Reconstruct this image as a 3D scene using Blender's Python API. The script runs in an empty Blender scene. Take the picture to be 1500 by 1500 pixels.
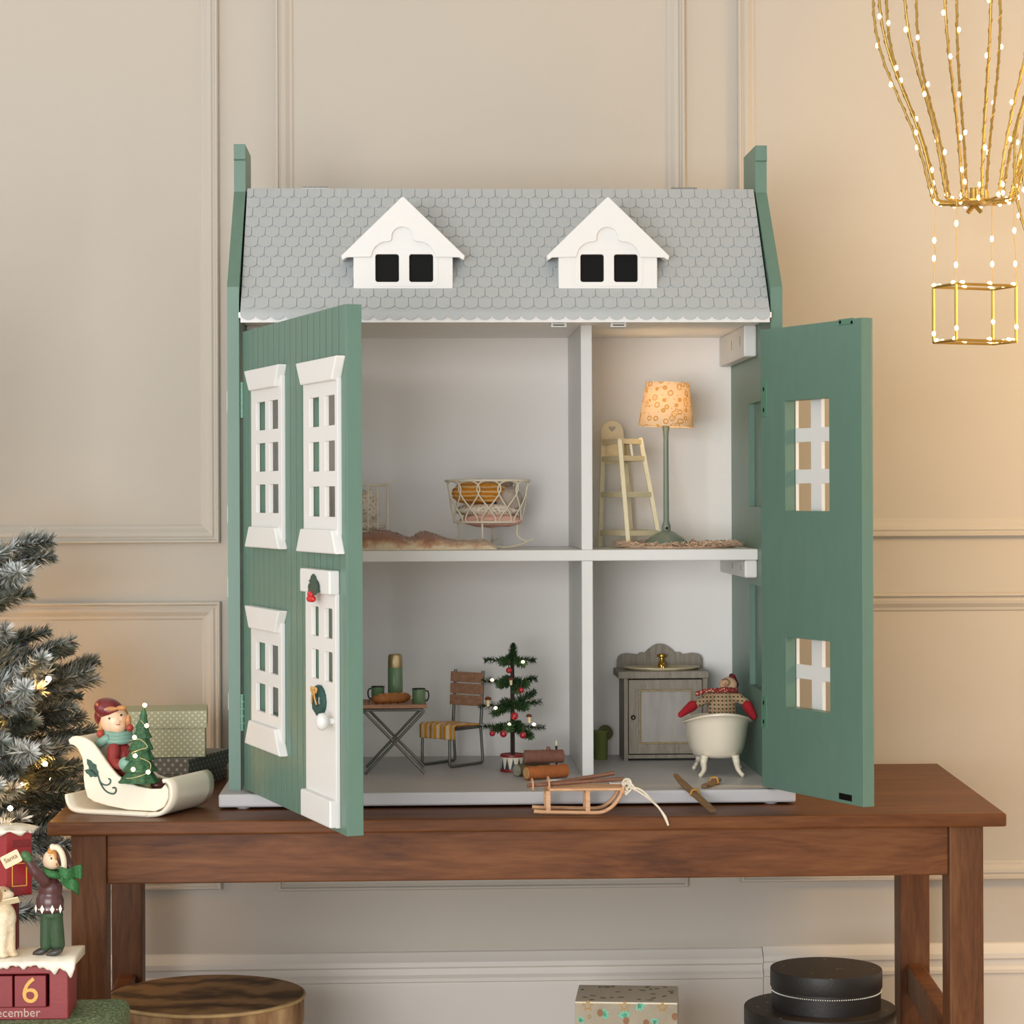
import bpy, math, random
from mathutils import Vector, Matrix, noise
random.seed(7)
R = math.radians
# ------------------------------------------------------------------ camera
F_PX = 3440.0; PPX, PPY = 750.0, 728.0
CAM = Vector((0.0, -2.6, 0.7465)); CZ = CAM.z
YAW = math.atan(150.0 / F_PX); ROLL = R(-0.22)
CAM_ROT = Matrix.Rotation(-YAW, 3, 'Z') @ Matrix.Rotation(R(90), 3, 'X') @ Matrix.Rotation(ROLL, 3, 'Z')
scene = bpy.context.scene
C = scene.collection
cd = bpy.data.cameras.new('camera'); cam = bpy.data.objects.new('camera', cd); C.objects.link(cam)
cam.matrix_world = Matrix.Translation(CAM) @ CAM_ROT.to_4x4()
cd.sensor_width = 36.0; cd.lens = F_PX / 1500 * 36.0
cd.shift_x = 0.0; cd.shift_y = (PPY - 750.0) / 1500.0
cd.clip_start = 0.05; cd.clip_end = 60
scene.camera = cam
# ------------------------------------------------------------------ light
vs = scene.view_settings
vs.view_transform = 'Standard'; vs.look = 'None'; vs.gamma = 1.0; vs.use_curve_mapping = False
vs.exposure = 0.0
w = bpy.data.worlds.new('world'); scene.world = w; w.use_nodes = True
bg = w.node_tree.nodes['Background']; bg.inputs[0].default_value = (0.97, 0.985, 1.0, 1); bg.inputs[1].default_value = 0.80
def area(name, loc, target, sx, sy, power, col):
    l = bpy.data.lights.new(name, 'AREA'); l.shape = 'RECTANGLE'; l.size = sx; l.size_y = sy
    l.energy = power; l.color = col
    o = bpy.data.objects.new(name, l); C.objects.link(o); o.location = loc
    o.rotation_euler = (Vector(target) - Vector(loc)).to_track_quat('-Z', 'Y').to_euler()
    return o
area('window_light', (-0.95, -3.3, 0.74), (0.05, 0.0, 0.70), 1.5, 1.1, 62, (1.0, 1.0, 1.0))
area('side_window_light', (-2.1, -1.15, 0.95), (0.0, -0.1, 0.7), 0.9, 1.1, 6, (1.0, 1.0, 1.0))
def point(name, loc, power, col, rad):
    l = bpy.data.lights.new(name, 'POINT'); l.energy = power; l.color = col; l.shadow_soft_size = rad
    o = bpy.data.objects.new(name, l); C.objects.link(o); o.location = loc; return o
point('floor_lamp_light', (1.30, -0.22, 0.98), 22.0, (1.0, 0.56, 0.14), 0.12)
# ------------------------------------------------------------------ pixel helpers (measuring only: real depth given)
def ray(px, py):
    return CAM_ROT @ Vector(((px - PPX) / F_PX, -(py - PPY) / F_PX, -1.0))
def P(px, py, Y):
    d = ray(px, py); t = (Y - CAM.y) / d.y
    return CAM + d * t
def on(px, py, Z):
    d = ray(px, py); t = (Z - CAM.z) / d.z
    return CAM + d * t
def hit(px, py, p0, n):
    d = ray(px, py); t = (p0 - CAM).dot(n) / d.dot(n)
    return CAM + d * t
def wpx(n, Y):
    return n * (2.6 + Y) / F_PX
# ------------------------------------------------------------------ materials
def lin(h):
    if not isinstance(h, str): return h
    h = h.lstrip('#'); out = []
    for i in (0, 2, 4):
        c = int(h[i:i + 2], 16) / 255.0
        out.append(c / 12.92 if c <= 0.04045 else ((c + 0.055) / 1.055) ** 2.4)
    return tuple(out) + (1.0,)
MATS = {}
class NT:
    def __init__(s, name):
        s.m = bpy.data.materials.new(name); s.m.use_nodes = True; s.t = s.m.node_tree
        s.b = s.t.nodes['Principled BSDF']; s.o = s.t.nodes['Material Output']
    def n(s, typ, **kw):
        nd = s.t.nodes.new(typ)
        for k, v in kw.items():
            if k.startswith('_'): setattr(nd, k[1:], v)
            else: nd.inputs[k].default_value = v
        return nd
    def l(s, a, b): s.t.links.new(a, b)
    def coord(s, scale=(1, 1, 1), rot=(0, 0, 0)):
        tc = s.n('ShaderNodeTexCoord'); mp = s.n('ShaderNodeMapping')
        mp.inputs['Scale'].default_value = scale; mp.inputs['Rotation'].default_value = rot
        s.l(tc.outputs['Object'], mp.inputs['Vector']); return mp.outputs['Vector']
    def ramp(s, fac, stops):
        r = s.n('ShaderNodeValToRGB'); e = r.color_ramp.elements
        e[0].position = stops[0][0]; e[0].color = lin(stops[0][1])
        e[1].position = stops[-1][0]; e[1].color = lin(stops[-1][1])
        for p, c in stops[1:-1]:
            k = e.new(p); k.color = lin(c)
        s.l(fac, r.inputs['Fac']); return r.outputs['Color']
    def mix(s, fac, a, b):
        m = s.n('ShaderNodeMix', _data_type='RGBA')
        for src, i in ((fac, 0), (a, 6), (b, 7)):
            if hasattr(src, 'is_linked') or hasattr(src, 'links'): s.l(src, m.inputs[i])
            else: m.inputs[i].default_value = src if i == 0 else lin(src)
        return m.outputs[2]
    def math(s, op, a, b=None):
        m = s.n('ShaderNodeMath', _operation=op)
        for i, v in enumerate((a, b)):
            if v is None: continue
            if isinstance(v, (int, float)): m.inputs[i].default_value = v
            else: s.l(v, m.inputs[i])
        return m.outputs[0]
    def bump(s, h, strength=0.3, dist=0.001):
        b = s.n('ShaderNodeBump'); b.inputs['Strength'].default_value = strength; b.inputs['Distance'].default_value = dist
        s.l(h, b.inputs['Height']); s.l(b.outputs['Normal'], s.b.inputs['Normal'])
def mat(name, col, rough=0.5, metal=0.0, var=0.06, scale=60.0, bump=0.0, bscale=300.0, stretch=(1, 1, 1), spec=0.5, trans=0.0, sheen=0.0, coat=0.0):
    if name in MATS: return MATS[name]
    k = NT(name); b = k.b
    b.inputs['Roughness'].default_value = rough; b.inputs['Metallic'].default_value = metal
    b.inputs['Specular IOR Level'].default_value = spec
    b.inputs['Coat Weight'].default_value = coat; b.inputs['Coat Roughness'].default_value = 0.15
    b.inputs['Sheen Weight'].default_value = sheen
    c = lin(col)
    if var > 0:
        nz = k.n('ShaderNodeTexNoise', Scale=scale, Detail=4.0); k.l(k.coord(stretch), nz.inputs['Vector'])
        d = tuple(min(1, x * (1 + var)) for x in c[:3]) + (1,); e = tuple(x * (1 - var) for x in c[:3]) + (1,)
        k.l(k.ramp(nz.outputs['Fac'], [(0.3, e), (0.7, d)]), b.inputs['Base Color'])
    else:
        b.inputs['Base Color'].default_value = c
    if bump > 0:
        n2 = k.n('ShaderNodeTexNoise', Scale=bscale, Detail=3.0); k.l(k.coord(stretch), n2.inputs['Vector'])
        k.bump(n2.outputs['Fac'], bump, 0.001)
    MATS[name] = k.m; return k.m
def wood(name, dark, midc, light, axis='X', scale=9.0, rough=0.45, ring=1.0, spec=0.5):
    if name in MATS: return MATS[name]
    k = NT(name); k.b.inputs['Specular IOR Level'].default_value = spec
    st = {'X': (1.0, 9, 9), 'Y': (9, 1.0, 9), 'Z': (9, 9, 1.0)}[axis]
    v = k.coord(st)
    n1 = k.n('ShaderNodeTexNoise', Scale=scale, Detail=6.0, Distortion=1.2 * ring); n1.inputs['Roughness'].default_value = 0.62
    k.l(v, n1.inputs['Vector'])
    n2 = k.n('ShaderNodeTexNoise', Scale=scale * 7, Detail=3.0); k.l(v, n2.inputs['Vector'])
    f = k.math('ADD', k.math('MULTIPLY', n1.outputs['Fac'], 0.75), k.math('MULTIPLY', n2.outputs['Fac'], 0.25))
    k.l(k.ramp(f, [(0.34, dark), (0.5, midc), (0.66, light)]), k.b.inputs['Base Color'])
    k.b.inputs['Roughness'].default_value = rough
    k.bump(n2.outputs['Fac'], 0.12, 0.0006)
    MATS[name] = k.m; return k.m
def emit(name, col, strength):
    if name in MATS: return MATS[name]
    k = NT(name); k.b.inputs['Base Color'].default_value = lin(col)
    k.b.inputs['Emission Color'].default_value = lin(col); k.b.inputs['Emission Strength'].default_value = strength
    MATS[name] = k.m; return k.m
def dots(name, base, dot, scale, radius, rough=0.6, rot=(0, 0, 0)):
    if name in MATS: return MATS[name]
    k = NT(name); v = k.n('ShaderNodeTexVoronoi', Scale=scale, Randomness=0.0)
    k.l(k.coord((1, 1, 1), rot), v.inputs['Vector'])
    f = k.math('LESS_THAN', v.outputs['Distance'], radius)
    k.l(k.mix(f, base, dot), k.b.inputs['Base Color']); k.b.inputs['Roughness'].default_value = rough
    MATS[name] = k.m; return k.m
def stripes(name, stops, scale, axis='X', rough=0.85, dist=0.0, bump=0.0):
    """periodic stripes: ramp over a saw wave"""
    if name in MATS: return MATS[name]
    k = NT(name); wv = k.n('ShaderNodeTexWave', Scale=scale, Distortion=dist, _bands_direction=axis, _wave_profile='SAW')
    k.l(k.coord(), wv.inputs['Vector'])
    c = k.ramp(wv.outputs['Fac'], stops)
    for nd in k.t.nodes:
        if nd.type == 'VALTORGB': nd.color_ramp.interpolation = 'CONSTANT'
    k.l(c, k.b.inputs['Base Color']); k.b.inputs['Roughness'].default_value = rough
    MATS[name] = k.m; return k.m
def vcol(name, rough=0.7, sheen=0.0, trans=0.0):
    if name in MATS: return MATS[name]
    k = NT(name); a = k.n('ShaderNodeAttribute', _attribute_name='col'); k.l(a.outputs['Color'], k.b.inputs['Base Color'])
    k.b.inputs['Roughness'].default_value = rough
    MATS[name] = k.m; return k.m
# ------------------------------------------------------------------ mesh builder
ROOT = {}
def rootloc(o): return ROOT.get(o.name, Vector((0, 0, 0)))
class MB:
    def __init__(s, M=None):
        s.v = []; s.f = []; s.c = []; s.M = M
    def add(s, vs, fs, col=None):
        n = len(s.v)
        for p in vs:
            p = Vector(p); s.v.append(s.M @ p if s.M else p)
        if col is not None: s.c += [col] * len(vs)
        s.f += [tuple(i + n for i in f) for f in fs]; return s
    def box(s, a, b):
        (x0, y0, z0), (x1, y1, z1) = a, b
        x0, x1 = sorted((x0, x1)); y0, y1 = sorted((y0, y1)); z0, z1 = sorted((z0, z1))
        return s.add([(x0, y0, z0), (x1, y0, z0), (x1, y1, z0), (x0, y1, z0), (x0, y0, z1), (x1, y0, z1), (x1, y1, z1), (x0, y1, z1)],
                     [(0, 3, 2, 1), (4, 5, 6, 7), (0, 1, 5, 4), (1, 2, 6, 5), (2, 3, 7, 6), (3, 0, 4, 7)])
    def prism(s, poly, f0, f1):
        """poly: list of 2D points; f0/f1 map (u,v) -> 3D for both caps"""
        n = len(poly)
        vs = [f0(*p) for p in poly] + [f1(*p) for p in poly]
        fs = [tuple(range(n))[::-1], tuple(range(n, 2 * n))] + [(i, (i + 1) % n, n + (i + 1) % n, n + i) for i in range(n)]
        return s.add(vs, fs)
    def tube(s, pts, r, n=8, closed=False, cap=True, col=None):
        pts = [Vector(p) for p in pts]; N = len(pts); vs = []; prev = None
        rr = r if isinstance(r, (list, tuple)) else [r] * N
        for i, p in enumerate(pts):
            a = pts[(i - 1) % N] if closed or i > 0 else p; b = pts[(i + 1) % N] if closed or i < N - 1 else p
            t = (b - a)
            t = t.normalized() if t.length > 1e-9 else Vector((0, 0, 1))
            if prev is None:
                up = Vector((0, 0, 1)) if abs(t.z) < 0.9 else Vector((1, 0, 0)); u = t.cross(up).normalized()
            else:
                u = (prev - t * prev.dot(t)); u = u.normalized() if u.length > 1e-6 else t.orthogonal().normalized()
            prev = u; w_ = t.cross(u)
            for k in range(n):
                an = 2 * math.pi * k / n; vs.append(p + (u * math.cos(an) + w_ * math.sin(an)) * rr[i])
        fs = []
        for i in range(N if closed else N - 1):
            for k in range(n):
                a = i * n + k; b = i * n + (k + 1) % n; j = ((i + 1) % N) * n
                fs.append((a, b, j + (k + 1) % n, j + k))
        if cap and not closed:
            fs.append(tuple(range(n))[::-1]); fs.append(tuple((N - 1) * n + k for k in range(n)))
        return s.add(vs, fs, col)
    def lathe(s, prof, c, n=32, sx=1.0, sy=1.0, M=None):
        """prof: list of (r,z)"""
        c = Vector(c); vs = []
        for r, z in prof:
            for k in range(n):
                a = 2 * math.pi * k / n; q = Vector((r * math.cos(a) * sx, r * math.sin(a) * sy, z))
                vs.append(c + (M @ q if M else q))
        fs = []
        for i in range(len(prof) - 1):
            for k in range(n):
                fs.append((i * n + k, i * n + (k + 1) % n, (i + 1) * n + (k + 1) % n, (i + 1) * n + k))
        if prof[0][0] > 1e-6: fs.append(tuple(range(n))[::-1])
        if prof[-1][0] > 1e-6: fs.append(tuple((len(prof) - 1) * n + k for k in range(n)))
        return s.add(vs, fs)
    def ball(s, c, r, n=12, m=8, rot=None):
        c = Vector(c); r = Vector((r, r, r)) if isinstance(r, (int, float)) else Vector(r)
        vs = [(0, 0, -1)]; fs = []
        for i in range(1, m):
            ph = -math.pi / 2 + math.pi * i / m
            for k in range(n):
                a = 2 * math.pi * k / n; vs.append((math.cos(ph) * math.cos(a), math.cos(ph) * math.sin(a), math.sin(ph)))
        vs.append((0, 0, 1)); top = len(vs) - 1
        out = []
        for q in vs:
            q = Vector((q[0] * r.x, q[1] * r.y, q[2] * r.z)); out.append(c + (rot @ q if rot else q))
        for k in range(n):
            fs.append((0, 1 + (k + 1) % n, 1 + k)); fs.append((top, top - n + k, top - n + (k + 1) % n))
        for i in range(m - 2):
            for k in range(n):
                a = 1 + i * n; fs.append((a + k, a + (k + 1) % n, a + n + (k + 1) % n, a + n + k))
        return s.add(out, fs)
    def bar(s, p, q, wa, wb, up=(0, 0, 1)):
        """rectangular bar from p to q; wa across (perp to up), wb along up"""
        p = Vector(p); q = Vector(q); t = (q - p).normalized(); up = Vector(up)
        if abs(t.dot(up)) > 0.97: up = Vector((0, 1, 0))
        u = t.cross(up).normalized() * wa / 2; v = u.normalized().cross(t).normalized() * wb / 2
        return s.add([p - u - v, p + u - v, p + u + v, p - u + v, q - u - v, q + u - v, q + u + v, q - u + v],
                     [(0, 3, 2, 1), (4, 5, 6, 7), (0, 1, 5, 4), (1, 2, 6, 5), (2, 3, 7, 6), (3, 0, 4, 7)])
    def grid(s, fn, nu, nv, closeu=False, closev=False, thick=None):
        vs = []
        for i in range(nu):
            for j in range(nv): vs.append(fn(i / (nu if closeu else nu - 1), j / (nv if closev else nv - 1)))
        fs = []
        for i in range(nu if closeu else nu - 1):
            for j in range(nv if closev else nv - 1):
                a, b = (i + 1) % nu, (j + 1) % nv
                fs.append((i * nv + j, a * nv + j, a * nv + b, i * nv + b))
        return s.add(vs, fs)
    def plate(s, x0, x1, z0, z1, holes, y0, y1):
        """rectangular plate in local x,z with rectangular holes; thickness y0..y1; welded"""
        xs = sorted({x0, x1, *[h[0] for h in holes], *[h[1] for h in holes]}); zs = sorted({z0, z1, *[h[2] for h in holes], *[h[3] for h in holes]})
        xs = [x for x in xs if x0 - 1e-9 <= x <= x1 + 1e-9]; zs = [z for z in zs if z0 - 1e-9 <= z <= z1 + 1e-9]
        nx, nz = len(xs), len(zs); vs = [(x, y, z) for y in (y0, y1) for x in xs for z in zs]
        id_ = lambda y, i, j: y * nx * nz + i * nz + j
        def solid(i, j):
            if not (0 <= i < nx - 1 and 0 <= j < nz - 1): return False
            cx, cz_ = (xs[i] + xs[i + 1]) / 2, (zs[j] + zs[j + 1]) / 2
            return not any(h[0] < cx < h[1] and h[2] < cz_ < h[3] for h in holes)
        fs = []
        for i in range(nx - 1):
            for j in range(nz - 1):
                if not solid(i, j): continue
                fs.append((id_(0, i, j), id_(0, i + 1, j), id_(0, i + 1, j + 1), id_(0, i, j + 1)))
                fs.append((id_(1, i, j), id_(1, i, j + 1), id_(1, i + 1, j + 1), id_(1, i + 1, j)))
                if not solid(i - 1, j): fs.append((id_(0, i, j), id_(0, i, j + 1), id_(1, i, j + 1), id_(1, i, j)))
                if not solid(i + 1, j): fs.append((id_(0, i + 1, j), id_(1, i + 1, j), id_(1, i + 1, j + 1), id_(0, i + 1, j + 1)))
                if not solid(i, j - 1): fs.append((id_(0, i, j), id_(1, i, j), id_(1, i + 1, j), id_(0, i + 1, j)))
                if not solid(i, j + 1): fs.append((id_(0, i, j + 1), id_(0, i + 1, j + 1), id_(1, i + 1, j + 1), id_(1, i, j + 1)))
        return s.add(vs, fs)
    def build(s, name, m, parent=None, smooth=None, bevel=0.0, seg=2, subsurf=0, remesh=0.0, solid=0.0, fix=True):
        if parent is not None: loc = rootloc(parent)
        else:
            xs = [p.x for p in s.v]; ys = [p.y for p in s.v]
            loc = Vector(((min(xs) + max(xs)) / 2, (min(ys) + max(ys)) / 2, min(p.z for p in s.v)))
        me = bpy.data.meshes.new(name); me.from_pydata([p - loc for p in s.v], [], s.f)
        if s.c and len(s.c) == len(s.v):
            at = me.color_attributes.new('col', 'FLOAT_COLOR', 'POINT')
            at.data.foreach_set('color', [x for c in s.c for x in c])
        if fix and len(s.f) < 20000:
            import bmesh
            bm = bmesh.new(); bm.from_mesh(me); bmesh.ops.recalc_face_normals(bm, faces=bm.faces); bm.to_mesh(me); bm.free()
        return finish(name, me, m, parent, loc, smooth, bevel, seg, subsurf, remesh, solid)
def finish(name, me, m, parent, loc, smooth=None, bevel=0.0, seg=2, subsurf=0, remesh=0.0, solid=0.0):
    me.materials.append(m)
    if smooth is not None:
        me.polygons.foreach_set('use_smooth', [True] * len(me.polygons))
        if smooth < 179: me.set_sharp_from_angle(angle=R(smooth))
    o = bpy.data.objects.new(name, me); C.objects.link(o); ROOT[o.name] = Vector(loc)
    if parent is None: o.location = loc
    else: o.parent = parent
    if solid:
        md = o.modifiers.new('solid', 'SOLIDIFY'); md.thickness = solid; md.offset = 0
    if remesh:
        md = o.modifiers.new('remesh', 'REMESH'); md.mode = 'VOXEL'; md.voxel_size = remesh; md.use_smooth_shade = True
        md = o.modifiers.new('smooth', 'SMOOTH'); md.factor = 0.6; md.iterations = 4
    if bevel:
        md = o.modifiers.new('bevel', 'BEVEL'); md.width = bevel; md.segments = seg; md.limit_method = 'ANGLE'; md.angle_limit = R(40)
    if subsurf:
        md = o.modifiers.new('sub', 'SUBSURF'); md.levels = subsurf; md.render_levels = subsurf
    return o
def tag(o, label=None, cat=None, group=None, kind=None):
    if label: o['label'] = label
    if cat: o['category'] = cat
    if group: o['group'] = group
    if kind: o['kind'] = kind
    return o
def thing(name, loc, label=None, cat=None, group=None):
    o = bpy.data.objects.new(name, None); o.empty_display_size = 0.02; C.objects.link(o); o.location = loc
    ROOT[o.name] = Vector(loc); return tag(o, label, cat, group)
def struct(o): o['kind'] = 'structure'; return o
def piece(me, name, parent, loc, rot=None):
    """object sharing mesh data, placed at a world position under parent"""
    o = bpy.data.objects.new(name, me); C.objects.link(o); o.parent = parent; o.location = Vector(loc) - rootloc(parent)
    if rot is not None: o.rotation_euler = rot
    ROOT[o.name] = rootloc(parent); return o
def shape(outlines, depth, bev=0.0, res=3):
    """2D outlines (first outer, rest holes) -> mesh data in local XY, thickness depth centred on z"""
    cu = bpy.data.curves.new('tmp', 'CURVE'); cu.dimensions = '2D'; cu.fill_mode = 'BOTH'
    cu.extrude = max(0.00001, depth / 2 - bev); cu.bevel_depth = bev; cu.bevel_resolution = res if bev else 0
    for pts in outlines:
        sp = cu.splines.new('POLY'); sp.points.add(len(pts) - 1); sp.use_cyclic_u = True
        for i, p in enumerate(pts): sp.points[i].co = (p[0], p[1], 0, 1)
    ob = bpy.data.objects.new('tmp', cu); C.objects.link(ob)
    dg = bpy.context.evaluated_depsgraph_get(); me = bpy.data.meshes.new_from_object(ob.evaluated_get(dg))
    bpy.data.objects.remove(ob); bpy.data.curves.remove(cu); return me
def shape_obj(name, outlines, depth, M, m, parent=None, bev=0.0, smooth=30):
    me = shape(outlines, depth, bev); loc = rootloc(parent) if parent else M.translation.copy()
    me.transform(Matrix.Translation(-loc) @ M); me.name = name
    return finish(name, me, m, parent, loc, smooth)
def text_obj(name, body, size, M, m, parent, depth=0.0003):
    cu = bpy.data.curves.new('tmp', 'FONT'); cu.body = body; cu.size = size; cu.extrude = depth; cu.align_x = 'CENTER'; cu.align_y = 'CENTER'
    cu.resolution_u = 4
    ob = bpy.data.objects.new('tmp', cu); C.objects.link(ob)
    dg = bpy.context.evaluated_depsgraph_get(); me = bpy.data.meshes.new_from_object(ob.evaluated_get(dg))
    bpy.data.objects.remove(ob); bpy.data.curves.remove(cu)
    loc = rootloc(parent); me.transform(Matrix.Translation(-loc) @ M); me.name = name
    return finish(name, me, m, parent, loc)
def frame(o, x, y, z=None):
    """4x4 with columns x,y,(z) and origin o"""
    x = Vector(x).normalized(); y = Vector(y).normalized(); z = Vector(z) if z is not None else x.cross(y)
    M = Matrix.Identity(4)
    for i in range(3): M[i][0] = x[i]; M[i][1] = y[i]; M[i][2] = z[i]; M[i][3] = o[i]
    return M
def arc(cx, cy, r, a0, a1, n=8):
    return [(cx + r * math.cos(R(a0 + (a1 - a0) * i / n)), cy + r * math.sin(R(a0 + (a1 - a0) * i / n))) for i in range(n + 1)]
def rrect(x0, x1, y0, y1, r, n=4):
    return arc(x1 - r, y1 - r, r, 0, 90, n) + arc(x0 + r, y1 - r, r, 90, 180, n) + arc(x0 + r, y0 + r, r, 180, 270, n) + arc(x1 - r, y0 + r, r, 270, 360, n)
def spline(pts, n=6):
    """Catmull-Rom through pts"""
    pts = [Vector(p) for p in pts]; out = []
    for i in range(len(pts) - 1):
        p0 = pts[max(i - 1, 0)]; p1 = pts[i]; p2 = pts[i + 1]; p3 = pts[min(i + 2, len(pts) - 1)]
        for k in range(n):
            t = k / n
            out.append(0.5 * ((2 * p1) + (p2 - p0) * t + (2 * p0 - 5 * p1 + 4 * p2 - p3) * t * t + (3 * p1 - p0 - 3 * p2 + p3) * t ** 3))
    out.append(pts[-1]); return out
def blob(name, balls, caps, m, parent, voxel=0.0012):
    """one continuous surface: ellipsoids + tapered capsules, voxel-merged"""
    b = MB()
    for it in balls:
        b.ball(it[0], it[1], 14, 10, it[2] if len(it) > 2 else None)
    for p, q, r1, r2 in caps:
        p = Vector(p); q = Vector(q); L = 6
        b.tube([p.lerp(q, i / L) for i in range(L + 1)], [r1 + (r2 - r1) * i / L for i in range(L + 1)], 12)
        b.ball(p, r1, 12, 8); b.ball(q, r2, 12, 8)
    return b.build(name, m, parent, smooth=180, remesh=voxel)
# ================================================================== SETTING
ZB = 0.42                      # bench top
ZF = CZ - 0.310                # doll's house floor
ZS = CZ - 0.0590               # upper floor (top face)
ZC = CZ + 0.1905               # ceiling underside
YW = 0.30                      # room wall
wall_m = mat('wall_paint', '#BBB4A9', 0.75, var=0.012, scale=6, bump=0.03, bscale=220)
trim_m = mat('trim_paint', '#BBB4A9', 0.62, var=0.01, scale=9)
skirt_m = mat('skirting_paint', '#DAD6CE', 0.5, var=0.012, scale=8)
floor_m = wood('floor_boards', '#b7a48c', '#c8b69f', '#d6c7b3', 'X', 3.0, 0.5)
struct(MB().box((-2.6, YW, -0.02), (2.9, YW + 0.08, 2.5)).build('wall_back', wall_m))
fl = struct(MB().box((-2.6, -3.4, -0.05), (2.9, YW, -0.012)).build('floor', floor_m))
struct(MB().box((-2.6, -3.4, 2.5), (2.9, YW + 0.08, 2.56)).build('ceiling', mat('ceiling_paint', '#E4E0D8', 0.8, var=0.0)))
for i in range(26):            # floor boards
    y1 = YW - i * 0.142
    struct(MB().box((-2.6, y1 - 0.140, -0.012), (2.9, y1, 0.0)).build('floor_board', floor_m, fl))
# panel mouldings: profile (inward, height)
PROF = [(0, 0), (0.0, .0065), (.0015, .0085), (.0035, .0085), (.005, .0055), (.0065, .0048), (.009, .0062), (.013, .0055), (.018, .0022), (.021, .0018), (.023, 0)]
def moulding(name, x0, x1, z0, z1):
    b = MB(); n = len(PROF)
    vs = []
    for (sx, sz) in ((0, 0), (1, 0), (1, 1), (0, 1)):
        for d, h in PROF:
            vs.append(((x0 + d) if sx == 0 else (x1 - d), YW - h, (z0 + d) if sz == 0 else (z1 - d)))
    fs = []
    for c in range(4):
        e = (c + 1) % 4
        for k in range(n - 1): fs.append((c * n + k, e * n + k, e * n + k + 1, c * n + k + 1))
    b.add(vs, fs); return struct(b.build(name, trim_m))
def wx(px): return P(px, 700, YW).x
def wz(py, px=750): return P(px, py, YW).z
moulding('trim_1', -1.45, wx(322), wz(795.5, 320), 2.2)
moulding('trim_2', wx(405), wx(1005), wz(791), 2.2)
moulding('trim_3', wx(1082), 1.9, wz(786.5, 1280), 2.2)
moulding('trim_4', -1.45, wx(323), wz(1302, 320), wz(880.5, 320))
moulding('trim_5', wx(405), wx(1005), wz(1301), wz(878))
moulding('trim_6', wx(1082), 1.9, wz(1287.5, 1450), wz(869, 1280))
BB = [(0, 0), (-.014, 0), (-.014, .142), (-.0165, .1435), (-.0165, .1475), (-.0125, .151), (-.0125, .158), (-.0155, .1605), (-.0155, .166), (-.008, .1715), (-.004, .1755), (0, .1765)]
zt = wz(1391.5); BB = [(a, b * zt / .1765) for a, b in BB]
xj = wx(1113)
struct(MB().prism(BB, lambda u, v: (-2.6, YW + u, v), lambda u, v: (xj - .0004, YW + u, v)).build('baseboard_left', skirt_m, smooth=30))
struct(MB().prism(BB, lambda u, v: (xj + .0004, YW + u * 0.93, v * 1.012), lambda u, v: (2.9, YW + u * 0.93, v * 1.012)).build('baseboard_right', skirt_m, smooth=30))
# ================================================================== BENCH
bx0, bx1 = -0.3665, 0.6105; by0, by1 = -0.216, 0.236
bench = thing('bench', ((bx0 + bx1) / 2, (by0 + by1) / 2, 0), 'brown wooden bench carrying the open dolls house', 'bench')
w_top = wood('bench_wood_top', '#4f2a11', '#643a1b', '#754825', 'X', 5.0, 0.45, 1.0, .25)
w_ap = wood('bench_wood_apron', '#4b2811', '#6b3f1f', '#80532e', 'X', 4.0, 0.5, 1.0, .3)
w_leg = wood('bench_wood_leg', '#4c2c17', '#633c20', '#744c2d', 'Z', 6.0, 0.5, 1.0, .3)
MBR = None
btop = [(bx0, by0), (bx1, by0), (P(1374, 1126, by1).x, by1), (bx0, by1)]
MB().prism(btop, lambda u, v: (u, v, ZB - .0137), lambda u, v: (u, v, ZB)).build('bench_top', w_top, bench, bevel=0.0022, seg=3)
lw = .0355; za = ZB - .0137
fx0 = P(104, 1280, by0 + .012).x; fx1 = P(1441, 1280, by0 + .012).x
ly0, ly1 = by0 + .012, by1 - .03
bkx0 = P(208, 1340, ly1 - lw).x - lw; bkx1 = P(1362, 1340, ly1 - lw).x
for xs_, y in (((fx0, fx1 - lw), ly0), ((bkx0, bkx1 - lw), ly1 - lw)):
    for x in xs_:
        MB().box((x, y, 0), (x + lw, y + lw, za)).build('leg', w_leg, bench, bevel=.0018)
MB().box((fx0 + lw, ly0 + .004, za - .0515), (fx1 - lw, ly0 + .022, za)).build('apron', w_ap, bench, bevel=.0015)
MB().box((bkx0 + lw, ly1 - .02, za - .0515), (bkx1 - lw, ly1 - .002, za)).build('apron', w_ap, bench, bevel=.0015)
for xf, xb_ in ((fx0 + .018, bkx0 + .018), (fx1 - .018, bkx1 - .018)):
    MB().bar((xf, ly0 + lw, za - .0257), (xb_, ly1 - lw, za - .0257), .018, .0515).build('side_apron', w_ap, bench, bevel=.0015)
    MB().bar((xf, ly0 + lw, za - .2355), (xb_, ly1 - lw, za - .2355), .02, .037).build('stretcher', w_ap, bench, bevel=.0025)
# ================================================================== DOLL'S HOUSE
green = mat('green_paint', '#5D7C6E', 0.42, var=0.035, scale=90, bump=0.05, bscale=500, stretch=(1, 1, .25))
groove_shade = mat('green_groove_shade', '#3F584B', 0.6, var=0.03)  # darker copy of the green, stands in for shade between planks
white = mat('white_paint', '#DCDCDA', 0.42, var=0.008, scale=40)
inner = mat('interior_white', '#F7F3EF', 0.5, var=0.012, scale=10)
grey = mat('grey_paint', '#A9AFB1', 0.5, var=0.02, scale=60)
greyfl = mat('grey_floor', '#BBB9BA', 0.42, var=0.025, scale=40, stretch=(.4, 2, 1))
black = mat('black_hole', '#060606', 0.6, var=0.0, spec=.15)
steel = mat('steel', '#8E9090', 0.3, metal=0.9, var=0.03)
XL0, XL1 = -.1926, -.1800; XR0, XR1 = .3870, .3997
YF, YBK = -.100, .232
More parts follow.
